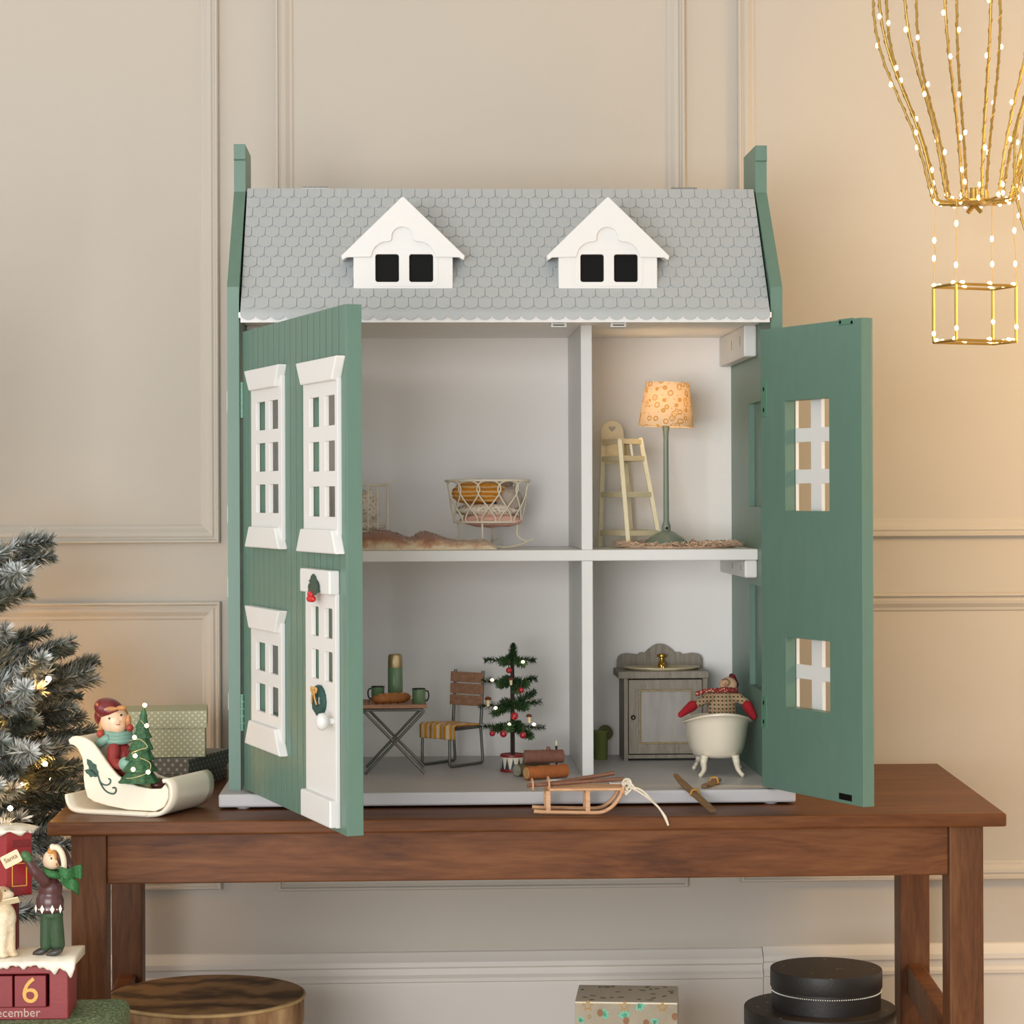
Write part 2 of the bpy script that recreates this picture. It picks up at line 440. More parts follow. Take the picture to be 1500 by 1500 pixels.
house = thing('dolls_house', ((XL0 + XR1) / 2, .06, ZB), 'green wooden dolls house with grey roof and two open front doors', 'dolls house')
# base board
bl = P(320, 1164, -.132).x; br = P(1166, 1161, -.132).x
MB().box((bl, -.132, ZF - .0140), (br, .245, ZF)).build('base_board', greyfl, house, bevel=.0022, seg=3)
for x in (bl + .025, br - .025):
    for y in (-.118, .23):
        MB().lathe([(.006, ZB), (.0075, ZB + .0012), (.0075, ZF - .0138)], (x, y, 0), 16).build('foot', mat('felt_grey', '#C4C2C0', .8), house)
# side panels: inner layer with window recesses and outer layer
zb_, zcb, zct = CZ + .2238, CZ + .3388, CZ + .391
prof = [(YF, ZF), (YBK, ZF), (YBK, zb_), (.098, zcb), (.098, zct), (.0045, zct), (.0045, zct - .0165), (.007, zct - .018), (.007, zcb), (YF, zb_)]
def panel(xa, xb, out):
    xm = (xa + xb) / 2; t = (xb - xa) / 2
    holes = [(-.03, .065, CZ - .012, CZ + .105), (-.03, .065, CZ - .215, CZ - .10)]
    for k, (c, hs) in enumerate(((xa + t / 2, holes if out < 0 and False else []), (xb - t / 2, []))):
        is_inner = (k == 1) if out < 0 else (k == 0)
        ol = [prof] + ([[(a, z0), (b, z0), (b, z1), (a, z1)] for a, b, z0, z1 in holes] if is_inner else [])
        M = frame((c, 0, 0), (0, 1, 0), (0, 0, 1))
        shape_obj('side_panel' if not is_inner else 'side_panel_lining', ol, t, M, green, house)
panel(XL0, XL1, -1); panel(XR0, XR1, 1)
# outside windows on the side walls
for x, s in ((XL0, -1), (XR1, 1)):
    for z0, z1 in ((CZ - .028, CZ + .118), (CZ - .232, CZ - .085)):
        M = frame((x, .018, 0), (0, -s, 0), (s, 0, 0), (0, 0, 1))
        wf = MB(M).plate(-.034, .034, z0 + .012, z1 - .012, [(-.024, -.003, (z0 + z1) / 2 + .004, z1 - .024), (.003, .024, (z0 + z1) / 2 + .004, z1 - .024), (-.024, -.003, z0 + .024, (z0 + z1) / 2 - .004), (.003, .024, z0 + .024, (z0 + z1) / 2 - .004)], 0, .0028).build('side_window', white, house)
        MB(M).box((-.042, 0, z1 - .024), (.042, .0065, z1)).build('cornice', white, wf, bevel=.0015)
        MB(M).box((-.042, 0, z0), (.042, .0065, z0 + .02)).build('sill', white, wf, bevel=.0015)
# back, partitions, floor, ceiling, battens
MB().box((XL1, .212, ZF), (XR0, .222, CZ + .33)).build('back_panel', inner, house)
xd0, xd1 = P(851.5, 700, 0).x, P(868, 700, 0).x
MB().box((xd0, 0, ZS), (xd1, .212, ZC)).build('upper_partition', white, house, bevel=.0008)
MB().box((xd0, 0, ZF), (xd1, .212, ZS - .0122)).build('lower_partition', white, house, bevel=.0008)
MB().box((XL1, -.001, ZS - .0122), (XR0, .212, ZS)).build('upper_floor', white, house, bevel=.0008)
MB().box((XL1, -.1075, ZC), (XR0, .212, ZC + .006)).build('ceiling_board', inner, house, bevel=.0008)
pinm = mat('nail_dark', '#6d655c', .5)
for s, (xa, xb) in ((1, (XR0 - .0145, XR0)), (-1, (XL1, XL1 + .0145))):
    for z1, hgt in ((ZC, .035), (ZS - .0122, .020)):
        bt = MB().box((xa, .002, z1 - hgt), (xb, .21, z1)).build('batten', white, house, bevel=.002)
        if s > 0:
            for yy in (.03, .1):
                MB().box((xa - .0003, yy, z1 - hgt * .62), (xa + .001, yy + .0016, z1 - hgt * .3)).build('screw_slot', pinm, bt)
# hinges on the left
hing = mat('hinge_green', '#5A8470', .35, metal=.2, var=.03)
for py0, py1 in ((560, 612), (1017, 1070)):
    a = P(355, py0, YF - .001); c = P(355, py1, YF - .001)
    h = MB().box((a.x - .0018, YF - .003, c.z), (a.x + .0022, YF, a.z)).build('hinge', hing, house)
    for i in range(5):
        z = c.z + (a.z - c.z) * (i + .5) / 5
        MB().tube([(a.x, YF - .003, z - .0033), (a.x, YF - .003, z + .0033)], .0021, 10).build('knuckle', hing, h, smooth=40)
# white inner window edges glimpsed beside the left door hinge
# magnet catches
for pxc in (817.5, 904.5):
    a = P(pxc, 480, -.07)
    k = MB().box((a.x - .0085, -.082, ZC - .0082), (a.x + .0085, -.062, ZC)).build('magnet_catch', white, house, bevel=.0006)
    for dz in (.0025, .0055): MB().box((a.x - .006, -.0824, ZC - dz - .0014), (a.x + .006, -.0815, ZC - dz)).build('catch_plate', steel if dz < .003 else mat('catch_dark', '#4c4844', .4), k)
    for dx in (-.0125, .0125): MB().ball((a.x + dx, -.074, ZC), (.0016, .0016, .0008), 8, 6).build('screw', pinm, k)
# ---------------------------------------------------------------- roof
E1 = Vector((0, -.105, CZ + .2002)); RG = Vector((0, .008, CZ + .342))
xr0, xr1 = XL1 + .002, XR0 - .002
up = (RG - E1).normalized(); nrm = Vector((0, -up.z, up.y))
E0 = Vector((0, -.1125, CZ + .1905)); Em = Vector((0, -.110, CZ + .1945))
sec = [E1 + nrm * .0, RG, Vector((0, .094, CZ + .342)), Vector((0, .24, CZ + .1965)), Vector((0, .232, CZ + .1965)), Vector((0, .089, CZ + .336)), Vector((0, .011, CZ + .336)), E1 - nrm * .006 + Vector((0, .004, 0))]
roof = MB().prism([(p.y, p.z) for p in sec], lambda u, v: (xr0, u, v), lambda u, v: (xr1, u, v)).build('roof', grey, house)
# eave band with scalloped lower edge
nsc = 36
def scal(x):
    f = ((x - xr0) / (xr1 - xr0) * nsc) % 1.0
    return -.0042 * math.sin(math.pi * f) ** .75
N = nsc * 10
vs = []; fs = []
rows = [(0.0, 0.0), (.0025, .0045), (.0043, .0085)]
for i in range(N + 1):
    x = xr0 + (xr1 - xr0) * i / N; dz = scal(x)
    fr = [E1 + Vector((x, .0, 0)), E1 + Vector((x, -.003, -.003)), E1 + Vector((x, -.0042, -.0058)), E1 + Vector((x, -.0045, -.0076 + dz)), E1 + Vector((x, -.0022, -.0076 + dz)), E1 + Vector((x, -.001, -.003))]
    vs += fr
for i in range(N):
    for k in range(6):
        a = i * 6 + k; b = i * 6 + (k + 1) % 6; fs.append((a, b, b + 6, a + 6))
fs.append((0, 1, 2, 3, 4, 5)); fs.append(tuple(N * 6 + k for k in range(6))[::-1])
MB().add(vs, fs).build('eave_band', grey, roof, smooth=35)
MB().box((xr0, -.1068, CZ + .1855), (xr1, -.1030, CZ + .1968)).build('fascia', white, house, bevel=.0005)
# shingles
rows_n = 12; slen = (RG - E1).length; rh = slen / rows_n; cols = 38; cw = (xr1 - xr0) / cols
g = .00036
def shingle_mesh(wd, name):
    h2 = rh * 1.0; c = min(cw * .30, wd * .45); a = wd / 2 - g
    pl = [(-a, h2), (-a, c * .95), (-a + c * .22, c * .55), (-a + c * .95, c * .05), (-a + c * 1.1, 0), (a - c * 1.1, 0), (a - c * .95, c * .05), (a - c * .22, c * .55), (a, c * .95), (a, h2)]
    b = MB(); n = len(pl)
    top = [(u, v, .00062 - .00050 * v / h2) for u, v in pl]; bot = [(u, v, -.0007) for u, v in pl]
    b.add(top + bot, [tuple(range(n))] + [(i, n + i, n + (i + 1) % n, (i + 1) % n) for i in range(n)])
    me = bpy.data.meshes.new(name); me.from_pydata(b.v, [], b.f)
    import bmesh
    bm = bmesh.new(); bm.from_mesh(me); bmesh.ops.recalc_face_normals(bm, faces=bm.faces); bm.to_mesh(me); bm.free()
    me.materials.append(grey); return me
sh = shingle_mesh(cw, 'shingle'); shh = shingle_mesh(cw / 2, 'shingle_half')
RM = frame((0, 0, 0), (1, 0, 0), up, nrm).to_3x3().to_euler()
dorm_c = [P(590.5, 400, -.087).x, P(890.5, 400, -.087).x]
count = 0; rest = MB()
for r in range(rows_n):
    base = E1 + up * (rh * r) + nrm * .0007
    xs = []
    if r % 2 == 0: xs = [(xr0 + cw * (i + .5), sh) for i in range(cols)]
    else: xs = [(xr0 + cw * .25, shh)] + [(xr0 + cw * (i + 1), sh) for i in range(cols - 1)] + [(xr1 - cw * .25, shh)]
    for x, me in xs:
        zz = (base + up * rh * .5).z
        hid = False
        for dc in dorm_c:
            if base.z > P(590, 421, -.087).z and zz < P(590, 300, -.087).z:
                hw = .050 if base.z < P(590, 380, -.087).z else max(0, .060 * (P(590, 300, -.087).z - zz) / .06)
                if abs(x - dc) < hw - cw * .5: hid = True
        if hid: continue
        if count < 300:
            piece(me, 'shingle', roof, (x, base.y, base.z), RM); count += 1
        else:
            M = Matrix.Translation((x, base.y, base.z)) @ RM.to_matrix().to_4x4()
            rest.add([M @ v.co for v in me.vertices], [tuple(p.vertices) for p in me.polygons])
tag(rest.build('upper_shingles', grey, roof, fix=False), kind='stuff')
# ridge hinges
for pxa in (462, 1002):
    a = P(pxa, 274, .012)
    h = MB().box((a.x - .0145, .010, CZ + .342), (a.x + .0145, .03, CZ + .3436)).build('roof_hinge', steel, house)
    for i in range(5): MB().tube([(a.x - .0145 + .0058 * i + .0004, .012, CZ + .3435), (a.x - .0145 + .0058 * (i + 1) - .0004, .012, CZ + .3435)], .0015, 8).build('knuckle', steel, h)
# dormers
def dormer(xc):
    Y0 = -.0875; pm = (2.6 + Y0) / F_PX * 1.0
    z_ = lambda py: P(750, py, Y0).z
    zb, ze, za = z_(422.5), z_(376), z_(290)
    hw, gw = 72.0 * pm, 88.0 * pm
    def backY(z): return E1.y + (z - E1.z) / (RG.z - E1.z) * (RG.y - E1.y)
    # body: walls + gable solid to the roof plane, with real window openings in the front plate
    wins = [(-40.5 * pm, -5.0 * pm, z_(413.5), z_(372)), (9.0 * pm, 45.0 * pm, z_(413.5), z_(372))]
    wins = [(-41 * pm, -5.5 * pm, z_(413.5), z_(372)), (8.5 * pm, 44.5 * pm, z_(413.5), z_(372))]
    wall = [(-hw, zb), (hw, zb), (hw, ze + .002), (0, za - .006), (-hw, ze + .002)]
    M = frame((xc, Y0 + .002, 0), (1, 0, 0), (0, 0, 1), (0, -1, 0))
    d = shape_obj('dormer', [wall] + [rrect(a, b, c, e, 4 * pm) for a, b, c, e in wins], .004, M, white, house, bev=.0004)
    # side cheeks and roof wedge
    pts = [(-hw, zb), (hw, zb), (hw, ze + .001), (0, za - .007), (-hw, ze + .001)]
    MB().prism(pts, lambda u, v: (xc + u, Y0 + .006, v), lambda u, v: (xc + u, max(Y0 + .0062, backY(v) + .004), v)).build('dormer_body', white, d)
    for a, b, c, e in wins:
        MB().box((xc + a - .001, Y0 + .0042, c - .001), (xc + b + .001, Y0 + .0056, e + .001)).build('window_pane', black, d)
    # raised plate round both windows
    fr = [rrect(-47 * pm, 51 * pm, z_(419), z_(365.5), 6 * pm)] + [rrect(a, b, c, e, 4 * pm) for a, b, c, e in wins]
    shape_obj('window_surround', fr, .0007, frame((xc, Y0 - .0002, 0), (1, 0, 0), (0, 0, 1), (0, -1, 0)), white, d, bev=.0002)
    # gable board with trefoil cut-out
    L = []
    xs = lambda px: (px - 590.5) * pm
    L += [(-gw, ze - .003), (-gw + .004, ze - .0005), (xs(543.5), ze)]
    L += [(xs(p), z_(q)) for p, q in ((544, 372), (546, 367), (550, 361), (556, 356.5), (563, 354), (570, 353.5), (572.5, 352))]
    L += [(xs(589.5) + 16.5 * pm * math.cos(R(a)), z_(347.5) + 15.5 * pm * math.sin(R(a))) for a in range(190, -11, -20)]
    L += [(xs(p), z_(q)) for p, q in ((608, 352), (611, 353.5), (618, 354), (625, 356.5), (631, 361), (635, 367), (637.5, 372), (638, 376))]
    L += [(gw - .004, ze - .0005), (gw, ze - .003), (gw + .001, ze + .0005), (0.0008, za), (-0.0008, za), (-gw - .001, ze + .0005)]
    shape_obj('gable_board', [L], .003, frame((xc, Y0 - .0014, 0), (1, 0, 0), (0, 0, 1), (0, -1, 0)), white, d, bev=.0006)
    # sloping roof boards running back to the big roof
    for s in (-1, 1):
        pl = [(0, za), (s * (gw + .0005), ze + .0008), (s * gw, ze - .003), (s * (gw - .003), ze - .0012), (0, za - .004)]
        MB().prism(pl, lambda u, v: (xc + u, Y0 - .0005, v), lambda u, v: (xc + u, backY(v) + .005, v)).build('dormer_roof', white, d)
for xc in dorm_c: dormer(xc)
# ---------------------------------------------------------------- door leaves
DZ0, DZ1 = CZ - .308, CZ + .176
def leaf(name, H, u, L, t, facing, wins, label):
    """H hinge point of the OUTER face, u along the leaf (horizontal), outer normal = facing side; wins: (s0,s1,z0,z1) openings"""
    u = Vector(u).normalized(); n = Vector((u.y, -u.x, 0)) * facing   # outer normal
    M = frame(H, u, -n, (0, 0, 1))          # local x along leaf, local y = depth (0 outer .. t inner), z up
    M[2][3] = 0
    o = MB(M).plate(0, L, DZ0, DZ1, wins, .0007, t).build(name, green, house, bevel=.0004)
    MB(M).plate(.0006, L - .0006, DZ0 + .0006, DZ1 - .0006, wins, .0003, .0009).build('groove_shade_sheet', groove_shade, o)  # dark sheet: shade painted into the plank grooves
    o['label'] = label
    pw = .0210; k = int(round(L / pw)); pw = L / k
    for i in range(k):
        s0, s1 = i * pw + .0013, (i + 1) * pw - .0013
        if i == 0: s0 = 0
        if i == k - 1: s1 = L
        cuts = sorted((w_[2] - .0005, w_[3] + .0005) for w_ in wins if w_[0] < s1 and w_[1] > s0)
        for w_ in wins:
            if w_[0] < s1 and w_[1] > s0:
                for ra, rb2 in ((s0, w_[0]), (w_[1], s1)):
                    if rb2 - ra > .0004: MB(M).box((ra, -.0003, w_[2] - .0005), (rb2, .0008, w_[3] + .0005)).build('plank', green, o)
        z = DZ0
        for c0, c1 in cuts + [(DZ1, DZ1)]:
            if c0 > z: MB(M).box((s0, -.0003, z), (s1, .0008, c0)).build('plank', green, o, bevel=.0002, seg=1)
            z = max(z, c1)
    return o, M
def window_trim(leaf_o, M, s0, s1, z0, z1, rows, cols, cor, sill, name='window_frame', plain=False):
    """white lattice with cornice and sill, on the outer face (local y<0). rows/cols = pane intervals"""
    holes = [(a, b, c, d) for a, b in cols for c, d in rows]
    f = shape_obj(name, [rrect(s0, s1, z0, z1, .0005)] + [rrect(a, b, c, d, .0012) for a, b, c, d in holes], .0042, M @ frame((0, -.0021, 0), (1, 0, 0), (0, 0, 1), (0, -1, 0)), white, leaf_o, bev=.0004)
    for (a0, a1, b0, b1, zl, zh, flare, nm) in (cor, sill):
        th = .0095; cen = 0
        # block with slanted ends: (a0..a1 at the wall-side wide z edge)
        lo = (b0, b1) if flare > 0 else (a0, a1); hi = (a0, a1) if flare > 0 else (b0, b1)
        pl = [(lo[0], zl), (lo[1], zl), (hi[1], zh), (hi[0], zh)]
        MB(M).prism(pl, lambda p, q: (p, 0, q), lambda p, q: (p + (.003 if p < (a0 + a1) / 2 else -.003) * .6, -th, q)).build(nm, white, leaf_o, bevel=.0014)
    return f
# left leaf: measured on its outer face
HL = Vector((P(357, 800, -.103).x, -.103, 0)); uL = Vector((.313, -.950, 0)).normalized(); LL = .377
nL = Vector((uL.y, -uL.x, 0))
def dl(px, py, off=0.0):
    q = HL + nL * off; p = hit(px, py, q, nL); return (p - q).dot(uL), p.z
LT, CT = .0042, .0095          # lattice and cornice stand this proud of the leaf
def iv(pxa, pxb, py, oa=0.0, ob=0.0): return (dl(pxa, py, oa)[0], dl(pxb, py, ob)[0])
def zv(px, pya, pyb, off=0.0): return (dl(px, pyb, off)[1], dl(px, pya, off)[1])
def wspec(s, y, cols, pm_, rows, cor, sill):
    return dict(s=iv(*s, y, LT, 0), cols=[iv(a, b, y, LT, LT) for a, b in cols], rows=[zv(pm_, a, b, LT) for a, b in rows],
                cor=(iv(cor[0], cor[1], cor[4], CT, 0), iv(cor[2], cor[3], cor[5], CT, 0), zv(cor[6], cor[7], cor[8], CT)),
                sill=(iv(sill[0], sill[1], sill[4], CT, 0), iv(sill[2], sill[3], sill[5], CT, 0), zv(sill[6], sill[7], sill[8], CT)))
W1 = wspec((368, 418), 650, [(375, 388.5), (394, 407.5)], 391, [(587, 630), (648, 691), (709, 752)], (356, 421, 363, 415, 540, 570, 384, 538, 569), (357, 422, 363, 415, 803, 772, 384, 772, 803))
W2 = wspec((444.5, 500.5), 650, [(453, 467.5), (475.5, 490.5)], 472, [(580, 625), (646, 691), (712, 757.5)], (431.5, 507, 438.5, 500, 530, 560, 464, 526, 560), (432, 506.5, 438.5, 500, 812, 776, 464, 775.5, 810))
W3 = wspec((368, 418), 990, [(375, 388.5), (394, 407.5)], 391, [(942.5, 985.5), (1003, 1046)], (357, 422, 363, 415, 890, 925, 384, 891, 924), (357, 423, 363, 415, 1100, 1062, 384, 1062, 1099))
wl = []
for W in (W1, W2, W3):
    wl.append((W['cols'][0][0] - .002, W['cols'][1][1] + .002, W['rows'][-1][0] - .002, W['rows'][0][1] + .002))
FD = dict(s=iv(448, 498, 1000, LT, 0), cols=[iv(456.5, 467, 940, LT, LT), iv(475.5, 487, 940, LT, LT)], rows=[zv(471, 889, 934, LT), zv(471, 952, 997, LT)])
wl.append((FD['cols'][0][0] - .002, FD['cols'][1][1] + .002, FD['rows'][-1][0] - .002, FD['rows'][0][1] + .002))
left_leaf, ML = leaf('front_leaf', HL, uL, LL, .0155, 1, wl, 'green planked door leaf with white windows and toy front door')
for W in (W1, W2, W3):
    (a0, a1), (b0, b1), (c0, c1) = W['cor']; (d0, d1), (e0, e1), (f0, f1) = W['sill']
    window_trim(left_leaf, ML, W['s'][0], W['s'][1], f0 + .004, c1 - .004, W['rows'], W['cols'], (a0, a1, b0, b1, c0, c1, 1, 'cornice'), (d0, d1, e0, e1, f0, f1, -1, 'sill'))
hd = (iv(439, 498, 850, .0105, 0), zv(465, 834.5, 869.5, .0105)); pl_ = (iv(440, 499, 1190, .0105, 0), zv(466, 1166, 1206, .0105))
shape_obj('toy_front_door', [rrect(FD['s'][0], FD['s'][1], pl_[1][0], hd[1][1] - .003, .0005)] + [rrect(a, b, c, d, .0022) for a, b in FD['cols'] for c, d in FD['rows']], .0042,
          ML @ frame((0, -.0021, 0), (1, 0, 0), (0, 0, 1), (0, -1, 0)), white, left_leaf, bev=.0004)
MB(ML).box((hd[0][0], 0, hd[1][0]), (hd[0][1], -.0105, hd[1][1])).build('door_head', white, left_leaf, bevel=.0015)
MB(ML).box((pl_[0][0], 0, pl_[1][0]), (pl_[0][1], -.0105, pl_[1][1])).build('door_plinth', white, left_leaf, bevel=.0015)
# knob, wreath, holly on the toy door
ks, kz = dl(476, 1057, .012); MB(ML).lathe([(.003, 0), (.003, .004), (.0065, .006), (.0082, .0095), (.0074, .0135), (.004, .0155), (0, .016)], (0, 0, 0), 20, M=frame((ks, -.0042, kz), (1, 0, 0), (0, 0, 1), (0, -1, 0)).to_3x3()) if False else None
kb = MB(ML @ Matrix.Translation((ks, -.0042, kz)) @ frame((0, 0, 0), (1, 0, 0), (0, 0, 1), (0, -1, 0)))
kb.lathe([(.003, 0), (.003, .004), (.0065, .006), (.0082, .0095), (.0074, .0135), (.004, .0155), (0, .016)], (0, 0, 0), 20); kb.build('knob', white, left_leaf, smooth=50)
wreath_m = mat('wreath_green', '#1F4A44', .55, var=.35, scale=700, bump=.8, bscale=900)
gold_m = mat('twine_gold', '#C89A55', .6, var=.15, scale=400)
ws, wz_ = dl(465, 1026, .007)
MW = ML @ Matrix.Translation((ws, -.0055, wz_)) @ frame((0, 0, 0), (1, 0, 0), (0, 0, 1), (0, -1, 0))
b = MB(MW)
def tor(u, v):
    a = 2 * math.pi * u; c = 2 * math.pi * v; rr = .0048 + .0012 * noise.noise(Vector((math.cos(a) * 9, math.sin(a) * 9, v * 7)))
    return ((.0092 + rr * math.cos(c)) * math.cos(a) * 1.55, (.0098 + rr * math.cos(c)) * math.sin(a) * 1.0, rr * .6 * math.sin(c))
b.grid(tor, 40, 12, True, True); wr = b.build('wreath', wreath_m, left_leaf, smooth=180)
b = MB(MW)
for s in (-1, 1):
    b.tube(spline([(0, .0095, .004), (s * .004, .012, .0055), (s * .0085, .0115, .005), (s * .007, .008, .005), (0, .0095, .004)], 5), .0011, 6)
    b.tube(spline([(0, .0095, .004), (s * .004, .004, .0055), (s * .0085 * (1.1 if s > 0 else .9), -.003, .005)], 5), .0009, 6)
b.build('twine_bow', gold_m, left_leaf, smooth=60)
hs, hz = dl(457, 860, .013)
MH = ML @ Matrix.Translation((hs, -.0115, hz)) @ frame((0, 0, 0), (1, 0, 0), (0, 0, 1), (0, -1, 0)) @ Matrix.Diagonal((1.9, 1, 1, 1))
holly_m = mat('holly_green', '#27473E', .4, var=.2, scale=400)
def holly(name, M, cx, cy, ang, ln, wd, m, parent):
    pts = []
    for i in range(7):
        f = i / 6; pts.append((f * ln, wd * math.sin(math.pi * f) * (1.15 if i % 2 else .75)))
    out = pts + [(x, -y) for x, y in pts[-2:0:-1]]
    MM = M @ Matrix.Translation((cx, cy, 0)) @ Matrix.Rotation(R(ang), 4, 'Z')
    return shape_obj(name, [out], .0014, MM, m, parent, bev=.0004)
holly('holly_leaf', MH, 0, -.001, 92, .013, .0062, holly_m, left_leaf)
holly('holly_leaf', MH @ Matrix.Translation((0, 0, .0012)), .002, -.007, 62, .0135, .006, holly_m, left_leaf)
holly('holly_leaf', MH, -.001, -.006, 128, .011, .0055, holly_m, left_leaf)
red_m = mat('berry_red', '#C3262B', .25, var=.05)
for x, y in ((-.002, -.007), (.0005, -.011), (-.0035, -.0112)):
    MB(MH).ball((x, y, .0015), .0033, 12, 8).build('berry', red_m, left_leaf, smooth=180)
# right leaf
tR = .0128
uR = Vector((.39, -.921, 0)).normalized(); nR = Vector((uR.y, -uR.x, 0)) * -1      # outer normal points to the right/back
HRi = Vector((P(1115, 800, -.122).x, -.122, 0)); HR = HRi + nR * tR
def dr(px, py, off=0.0):
    q = HRi + nR * off; p = hit(px, py, q, nR); return (p - q).dot(uR), p.z
def zr(px, a, b_): return (dr(px, b_)[1], dr(px, a)[1])
s0, s1 = dr(1150, 660)[0], dr(1214.5, 660)[0]
wr_ = [(s0, s1, *zr(1182, 585, 748.5)), (s0, s1, *zr(1182, 936.5, 1040))]
right_leaf, MRt = leaf('front_leaf', HR, uR, .19, tR, -1, wr_, 'narrow green door leaf with two window openings')
cxs = [dr(px, 660, tR)[0] for px in (1165, 1188, 1203)]
barw = cxs[2] - cxs[1]; c2 = cxs[2] + (cxs[1] - cxs[0])
cols = [(cxs[0], cxs[1]), (cxs[2], c2)]
for k, (a, b_, zl, zh) in enumerate(wr_):
    if k == 0:
        e = [dr(1190, y, tR)[1] for y in (646.5, 627, 707.5, 688)]
        rows = [(e[1], zh + .003), (e[3], e[0]), (zl - .003, e[2])]
        if True:
            rows = [(e[1], zh + .002), (e[3], e[0]), (zl - .002, e[2])]
    else:
        e = [dr(1190, y, tR)[1] for y in (995.5, 976)]
        rows = [(e[1], zh + .002), (zl - .002, e[0])]
    window_trim(right_leaf, MRt, cols[0][0] - .012, cols[1][1] + .012, zl - .02, zh + .02, rows, cols,
                (cols[0][0] - .02, cols[1][1] + .02, cols[0][0] - .013, cols[1][1] + .013, zh + .012, zh + .036, 1, 'cornice'),
                (cols[0][0] - .02, cols[1][1] + .02, cols[0][0] - .013, cols[1][1] + .013, zl - .036, zl - .012, -1, 'sill'))
# hardware on the inner face of the right leaf
MRi = frame(HRi, uR, nR, (0, 0, 1)); MRi[2][3] = 0
def slot(pa, pb, za, zb, nm, m, d):
    a, b_ = dr(pa, za)[0], dr(pb, za)[0]; z1, z0 = dr(pa, za)[1], dr(pa, zb)[1]
    return MB(MRi).box((a, -d, z0), (b_, .0005, z1)).build(nm, m, right_leaf, bevel=.0006)
for ya, yb in ((560, 611), (1020, 1066)):
    slot(1115.8, 1123.5, ya, yb, 'hinge_plate', hing, .0008)
    for f in (.2, .8):
        s_, z_2 = dr(1119.5, ya + (yb - ya) * f); MB(MRi).ball((s_, -.0009, z_2), (.0014, .0005, .0024), 8, 6).build('screw_hole', black, right_leaf)
slot(1228, 1251, 468, 477, 'strike_plate', hing, .0008)
for px in (1231.5, 1248.5):
    s_, z_2 = dr(px, 472.0); MB(MRi).ball((s_, -.0009, z_2), (.0022, .0005, .0018), 8, 6).build('screw_hole', black, right_leaf)
sp = slot(1229, 1248, 1161, 1170.5, 'strike_plate', black, .0003)
# ================================================================== UPPER FLOOR: NURSERY
cream_wire = mat('cream_wire', '#EADFC8', .4, var=.03)
def fabric(name, stops_fn):
    return MATS.get(name) or stops_fn(name)
def speckled(name, base, cols, scale, size=.3, bump=.4, rough=.9, bscale=900):
    """fabric with scattered printed specks"""
    if name in MATS: return MATS[name]
    k = NT(name); v = k.n('ShaderNodeTexVoronoi', Scale=scale, Randomness=1.0); k.l(k.coord(), v.inputs['Vector'])
    f = k.math('LESS_THAN', v.outputs['Distance'], size)
    sep = k.n('ShaderNodeSeparateColor'); k.l(v.outputs['Color'], sep.inputs[0])
    st = [(i / max(1, len(cols)), c) for i, c in enumerate(cols)]
    if len(st) == 1: st = [(0, cols[0]), (1, cols[0])]
    rc = k.ramp(sep.outputs[0], st)
    for nd in k.t.nodes:
        if nd.type == 'VALTORGB': nd.color_ramp.interpolation = 'CONSTANT'
    k.l(k.mix(f, base, rc), k.b.inputs['Base Color']); k.b.inputs['Roughness'].default_value = rough
    n2 = k.n('ShaderNodeTexNoise', Scale=bscale); k.l(k.coord(), n2.inputs['Vector']); k.bump(n2.outputs['Fac'], bump, .0006)
    MATS[name] = k.m; return k.m
floral = speckled('floral_cotton', '#E9DCCB', ['#8d5a5c', '#6f5a4a', '#b98d86'], 330, .26)
# --- wire bed behind the left leaf
bed = thing('toy_bed', P(505, 806, .13) * 1, 'cream wire toy bed half hidden behind the planked door leaf', 'bed')
bed.location.z = ZS; ROOT[bed.name] = Vector(bed.location)
xa, xb = P(440, 780, .10).x, P(567.5, 780, .10).x; yb0, yb1 = .10, .17; ztop = P(560, 710.5, .10).z; zr_ = ZS + .02
rw = .0012
for y in (yb0, yb1):
    MB().tube(spline([(xa, y, ZS), (xa, y, ztop - .003), (xa + .003, y, ztop)], 4) + spline([(xb - .003, y, ztop), (xb, y, ztop - .003), (xb, y, ZS)], 4), rw, 6).build('side_rail', cream_wire, bed, smooth=60)
    for i in range(1, 9):
        x = xa + (xb - xa) * i / 9
        MB().tube([(x, y, zr_), (x, y, ztop)], rw * .75, 6).build('bar', cream_wire, bed)
    MB().tube([(xa, y, zr_), (xb, y, zr_)], rw * .8, 6).build('lower_rail', cream_wire, bed)
for x in (xa, xb):
    MB().tube([(x, yb0, ztop), (x, yb1, ztop)], rw, 6).build('end_rail', cream_wire, bed)
def cloth(name, c, size, m, label, cat, seed, amp=.15, p=2.6, group=None, rot=0, squash=None, parent=None, stretch=9.0):
    """soft folded cloth: super-ellipsoid with wrinkles"""
    b = MB(); c = Vector(c); A, B, H = size; Rm = Matrix.Rotation(rot, 3, 'Z')
    def fn(u, v):
        a = 2 * math.pi * u; ph = -math.pi / 2 + math.pi * v
        sp = lambda x, e: math.copysign(abs(x) ** e, x)
        e = 2 / p
        q = Vector((sp(math.cos(ph), e) * sp(math.cos(a), e), sp(math.cos(ph), e) * sp(math.sin(a), e), sp(math.sin(ph), .9)))
        k = 1 + amp * noise.noise(q * 1.7 + Vector((seed, 0, 0))) + amp * .5 * noise.noise(q * 4 + Vector((0, seed, 0)))
        q = Vector((q.x * A * k, q.y * B * k, q.z * H * (1 + amp * 1.5 * noise.noise(Vector((q.x * 2.2, q.y * 2.2, seed))))))
        if squash: q = squash(q)
        return c + Rm @ q
    b.grid(fn, 40, 24, True, False)
    o = b.build(name, m, parent, smooth=180)
    if parent is None: tag(o, label, cat, group)
    return o
qz = P(545, 712, .13).z
